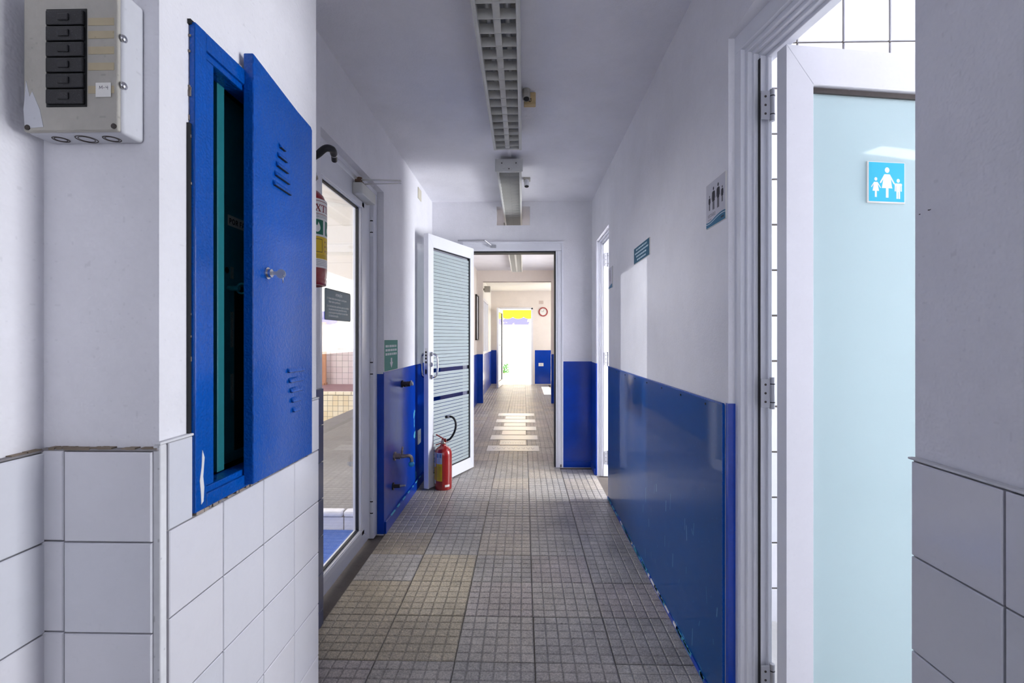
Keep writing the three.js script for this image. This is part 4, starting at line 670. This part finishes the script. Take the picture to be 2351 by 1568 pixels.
{ const S = thing('ceiling_socket', 'yellowed alarm box with dark round sensor beside the long ceiling lamp', 'alarm sensor', [0.03, 2.5, 2.56]);
  mesh('sensor', [rod([-0.015, 0, -0.03], [-0.015, -0.055, -0.045], 0.02, 18)], M.boxGrey, S); mesh('sensor_eye', [rod([-0.015, -0.052, -0.0445], [-0.0155, -0.058, -0.046], 0.015, 18)], M.black, S);
  mesh('box', [bx(-0.028, 0.034, -0.065, 0, -0.005, 0.03, 0.004)], std({ map: paintMap([204, 178, 132], 0.12, -20, 88, 0.8), roughness: 0.6 }), S);
  mesh('glyph', (() => { const g = new THREE.PlaneGeometry(0.028, 0.034); g.translate(0.003, -0.04, 0.0056); return g; })(), std({ map: canvasTex(96, 112, (c) => { c.fillStyle = '#cdb283'; c.fillRect(0, 0, 96, 112); c.strokeStyle = '#1c1712'; c.lineWidth = 9; c.strokeRect(30, 36, 40, 50); c.beginPath(); c.moveTo(66, 40); c.lineTo(34, 82); c.moveTo(50, 20); c.lineTo(50, 34); c.moveTo(50, 90); c.lineTo(50, 104); c.stroke(); }), roughness: 0.7 }), S); }
{ const S = thing('ceiling_spot', 'tiny grey ceiling sensor beside the lamp with the end plate', 'sensor', [0.025, 2.5, 3.93]);
  mesh('mount', [bx(-0.025, 0.03, -0.02, 0, -0.03, 0.03, 0.004)], M.boxGrey, S); mesh('body', [rod([0, -0.015, -0.01], [0, -0.07, -0.02], 0.02, 16)], M.boxWhite, S); mesh('eye', [rod([0, -0.068, -0.0195], [0, -0.074, -0.021], 0.017, 16)], M.black, S); }

// ------------------------------------------------------------------ signs on the walls
function plateSign(name, label, at, turn, w, h, tex, t = 0.004, edge) {
  const S = thing(name, label, 'sign', at, turn); mesh('plate', [bx(-w / 2, w / 2, -h / 2, h / 2, -t, 0, 0.001)], edge ?? M.paper, S);
  const g = new THREE.PlaneGeometry(w - 0.003, h - 0.003); g.translate(0, 0, t + 0.0003); mesh('print', g, std({ map: tex, roughness: 0.7 }), S); return S;
}
const family = (c, W, H) => {
  c.fillStyle = '#c9c8d2'; c.fillRect(0, 0, W, H); c.fillStyle = c.strokeStyle = '#1d1a2a';
  const fig = (x, top, s, skirt) => { c.beginPath(); c.ellipse(x, top + 20 * s, 17 * s, 20 * s, 0, 0, 7); c.fill(); c.beginPath(); if (skirt) { c.moveTo(x - 26 * s, top + 48 * s); c.lineTo(x + 26 * s, top + 48 * s); c.lineTo(x + 40 * s, top + 165 * s); c.lineTo(x - 40 * s, top + 165 * s); } else c.rect(x - 30 * s, top + 48 * s, 60 * s, 110 * s); c.fill(); c.lineWidth = 13 * s; c.beginPath(); c.moveTo(x - 33 * s, top + 56 * s); c.lineTo(x - (skirt ? 50 : 40) * s, top + 140 * s); c.moveTo(x + 33 * s, top + 56 * s); c.lineTo(x + (skirt ? 50 : 40) * s, top + 140 * s); c.stroke(); c.lineWidth = 20 * s; c.beginPath(); c.moveTo(x - 14 * s, top + 150 * s); c.lineTo(x - 14 * s, top + 262 * s); c.moveTo(x + 14 * s, top + 150 * s); c.lineTo(x + 14 * s, top + 262 * s); c.stroke(); };
  fig(95, 128, 0.62, false); fig(205, 62, 0.92, true); fig(330, 56, 0.98, false); fig(435, 118, 0.62, true);
  c.fillStyle = '#2b2837'; c.font = '48px sans-serif'; c.fillText('VESTIÁRIO', 50, 368, 210); c.fillStyle = '#5d5a68'; c.font = '28px sans-serif'; c.fillText('Familiar', 52, 400, 110);
  c.fillStyle = '#2f6f92'; c.beginPath(); c.moveTo(0, H - 62); c.bezierCurveTo(150, H - 30, 300, H - 120, W, H - 92); c.lineTo(W, H); c.lineTo(0, H); c.fill(); c.strokeStyle = '#dfe6ee'; c.lineWidth = 7; c.beginPath(); c.moveTo(0, H - 44); c.bezierCurveTo(150, H - 12, 300, H - 100, W, H - 72); c.stroke(); c.fillStyle = '#16364f'; c.fillRect(400, H - 48, 74, 20);
};
plateSign('changing_room_sign', 'pale wall sign VESTIÁRIO with four dark figures and a blue wave', [XR, 1.665, 1.638], -PI / 2, 0.164, 0.152, canvasTex(512, 470, (c) => family(c, 512, 470)));
plateSign('text_sign', 'small teal sign with four light lines of text on the right wall', [XR, 1.68, 2.662], -PI / 2, 0.348, 0.09, canvasTex(768, 200, (c) => { c.fillStyle = '#135b78'; c.fillRect(0, 0, 768, 200); c.fillStyle = '#c9e2ec'; [[120, 540], [60, 660], [130, 500], [170, 440]].forEach(([x, w], i) => { let q = x; while (q < x + w) { const k = 18 + rnd() * 60; c.fillRect(q, 24 + i * 44, Math.min(k, x + w - q), 20); q += k + 12; } }); }));
plateSign('changing_room_sign', 'pale narrow sign at the far end of the right wall, beside the second door', [XR, 1.655, 3.6], -PI / 2, 0.15, 0.155, canvasTex(512, 512, (c) => { c.fillStyle = '#cbcbd5'; c.fillRect(0, 0, 512, 512); c.fillStyle = '#1d1a2a'; c.fillRect(180, 110, 40, 230); c.beginPath(); c.ellipse(200, 80, 24, 28, 0, 0, 7); c.fill(); c.fillStyle = '#4c7fa3'; c.beginPath(); c.moveTo(0, 470); c.bezierCurveTo(150, 480, 300, 400, 512, 420); c.lineTo(512, 512); c.lineTo(0, 512); c.fill(); }));
plateSign('extinguisher_sign', 'green sign with white down arrow on the left wall above the blue paint', [XL, 1.102, 3.165], PI / 2, 0.32, 0.198, canvasTex(512, 320, (c) => { c.fillStyle = '#3f8579'; c.fillRect(0, 0, 512, 320); c.fillStyle = '#cfd6d6'; for (let i = 0; i < 3; i++) { let q = 40; while (q < 470) { const k = 30 + rnd() * 70; c.fillRect(q, 52 + i * 42, Math.min(k, 470 - q), 24); q += k + 14; } } c.fillStyle = '#d5d2da'; c.fillRect(236, 190, 52, 50); c.beginPath(); c.moveTo(205, 236); c.lineTo(320, 236); c.lineTo(262, 300); c.fill(); }), 0.002);

// ------------------------------------------------------------------ taps, outlets, small fittings
function tapBase(G, r = 0.017) { return [rod([0, 0, 0], [0.012, 0, 0], r * 1.5, 20), rod([0.01, 0, 0], [0.045, 0, 0], r, 16)]; }
{ const T = thing('tap', 'corroded dark tap without a spout, the highest on the blue wall', 'tap', [XL, 0.888, 3.44]); mesh('body', [...tapBase(), rod([0.03, 0, 0], [0.03, -0.02, 0], 0.014), rod([0.04, 0, 0], [0.062, 0, 0], 0.02, 6)], M.oldMetal, T); mesh('stem', [rod([0.06, 0, 0], [0.082, 0.004, 0], 0.012, 12), rod([0.068, 0.0, 0], [0.068, 0.024, 0], 0.007, 10), rod([0.078, -0.012, 0], [0.078, 0.014, 0], 0.005, 10)], M.steel, T); }
{ const T = thing('tap', 'old brass tap with a light blue ball on its spout, middle of the blue wall', 'tap', [XL, 0.425, 3.235]); mesh('body', [...tapBase(null, 0.019), rod([0.04, 0, 0], [0.075, 0, 0], 0.013), tube([[0.07, 0, 0], [0.105, 0.002, 0], [0.118, -0.012, 0], [0.12, -0.036, 0]], 0.0115, 24, 12)], M.brass, T); mesh('handle', [rod([0.055, 0.01, 0], [0.055, 0.04, 0], 0.007), new THREE.TorusGeometry(0.012, 0.003, 8, 18).rotateY(PI / 2).translate(0.058, 0.05, 0)], M.brass, T); mesh('ball', [new THREE.SphereGeometry(0.02, 24, 18).scale(1, 0.95, 1).translate(0.118, -0.052, 0)], std({ color: '#2f9fe4', roughness: 0.45 }), T); }
{ const T = thing('tap', 'small capped pipe stub with a steel tip, lowest on the blue wall', 'tap', [XL, 0.235, 3.2]); mesh('body', [rod([0, 0, 0], [0.01, 0, 0], 0.024, 20), rod([0.008, 0, 0], [0.05, 0.002, 0], 0.012, 14)], M.oldMetal, T); mesh('tip', [rod([0.048, 0.002, 0], [0.085, 0.006, 0], 0.006, 12)], M.steel, T); }
function outlet(label, at, turn, w, h) { const O = thing('power_outlet', label, 'outlet', at, turn); mesh('plate', [bx(-w / 2, w / 2, -h / 2, h / 2, -0.008, 0, 0.003)], M.paper, O); mesh('socket', [rod([0, 0, -0.0075], [0, 0, -0.0088], Math.min(w, h) * 0.26, 20)], M.boxWhite, O); mesh('contact', [-0.008, 0.008].map((y) => rod([0, y, -0.0085], [0, y, -0.0095], 0.003, 8)), M.black, O); }
outlet('white wall socket low on the left wall, beside the glazed door edge', [XL + 0.002, 0.402, 4.0], PI / 2, 0.1, 0.115);
outlet('white wall socket on the blue end wall below the clock', [0.457, 0.525, 12.797], 0, 0.13, 0.085);
tag(mesh('cover_plate', [bx(XL, XL + 0.006, 2.36, 2.45, 3.97, 4.09, 0.002)], std({ color: '#d3cdbb', roughness: 0.6 }), scene), 'small yellowed cover plate high on the left wall', 'cover plate');
{ const C = thing('wall_clock', 'round white wall clock with red rim beside the exit', 'clock', [0.514, 1.906, 12.8]);
  mesh('rim', [new THREE.TorusGeometry(0.106, 0.014, 12, 48).translate(0, 0, 0.02)], std({ color: '#a8363a', roughness: 0.4 }), C); mesh('dial', [rod([0, 0, 0], [0, 0, -0.02], 0.106, 48)], M.paper, C);
  mesh('hour_hand', [bar([0, 0, -0.024], [-0.05, 0.02, -0.024], 0.007, 0.003)], M.black, C); mesh('minute_hand', [bar([0, 0, -0.027], [0.03, 0.07, -0.027], 0.005, 0.003)], M.black, C);
  for (let k = 0; k < 12; k++) { const a = k * PI / 6; mesh('hour_mark', [bx(Math.sin(a) * 0.085 - 0.003, Math.sin(a) * 0.085 + 0.003, Math.cos(a) * 0.085 - 0.006, Math.cos(a) * 0.085 + 0.006, -0.0215, -0.02)], M.black, C); } }
{ const S = thing('wall_speaker', 'small grey speaker box high on the left side of the end room', 'speaker', [-0.85, 2.19, 10.33]); mesh('box', [bx(0.02, 0.145, 0, 0.125, -0.07, 0.07, 0.006)], M.boxGrey, S); mesh('bracket', [bx(0, 0.03, 0.04, 0.08, -0.02, 0.02)], M.oldMetal, S); }
{ const N = thing('notice_board', 'thin framed notice board on the left wall of the middle room', 'notice board', [-0.863, 1.18, 8.9]); mesh('frame', [bx(0, 0.03, 0, 0.02, -0.2, 0.19), bx(0, 0.03, 0.8, 0.82, -0.2, 0.19), bx(0, 0.03, 0, 0.82, -0.2, -0.18), bx(0, 0.03, 0, 0.82, 0.17, 0.19)], M.oldMetal, N); mesh('board', [bx(0, 0.015, 0.02, 0.8, -0.18, 0.17)], M.boxWhite, N); }
// path of floor stickers in the middle room
const faint = canvasTex(1024, 460, (c) => { c.fillStyle = '#eeeeee'; c.fillRect(0, 0, 1024, 460); c.strokeStyle = 'rgba(150,152,166,0.55)'; c.lineWidth = 16; for (let i = 0; i < 9; i++) { const x = 80 + i * 100; c.beginPath(); c.moveTo(x, 130 + rnd() * 40); c.lineTo(x + 30 + rnd() * 30, 300 + rnd() * 40); c.lineTo(x + 70, 140 + rnd() * 60); c.stroke(); } });
const ORD = ['first', 'second', 'third', 'fourth', 'fifth'];
for (let k = 0; k < 9; k++) {
  const wide = k % 2 === 0, x0 = wide ? -0.4 : -0.275, x1 = wide ? 0.17 : 0.026, d = 5.238 + 0.297 * k;
  const S = thing('floor_sticker', wide ? `wide white floor sticker strip, ${ORD[k / 2]} wide one beyond the glazed doorway` : `narrow pinkish floor sticker strip, ${ORD[(k - 1) / 2]} narrow one beyond the glazed doorway`, 'sticker', [(x0 + x1) / 2, 0.0008, d + 0.131], 0, wide ? 'wide floor stickers' : 'narrow floor stickers');
  mesh('sheet', [bx((x0 - x1) / 2, (x1 - x0) / 2, 0, 0.0012, -0.131, 0.131)], M.sticker[wide ? 0 : 1], S);
  if (k < 2) { const g = new THREE.PlaneGeometry((x1 - x0) * 0.96, 0.22); g.rotateX(-PI / 2); g.translate(0, 0.0015, 0); mesh('print', g, phy({ map: faint, roughness: 0.35, clearcoat: 0.4, clearcoatRoughness: 0.25 }), S); }
}

renderer.render(scene, camera);
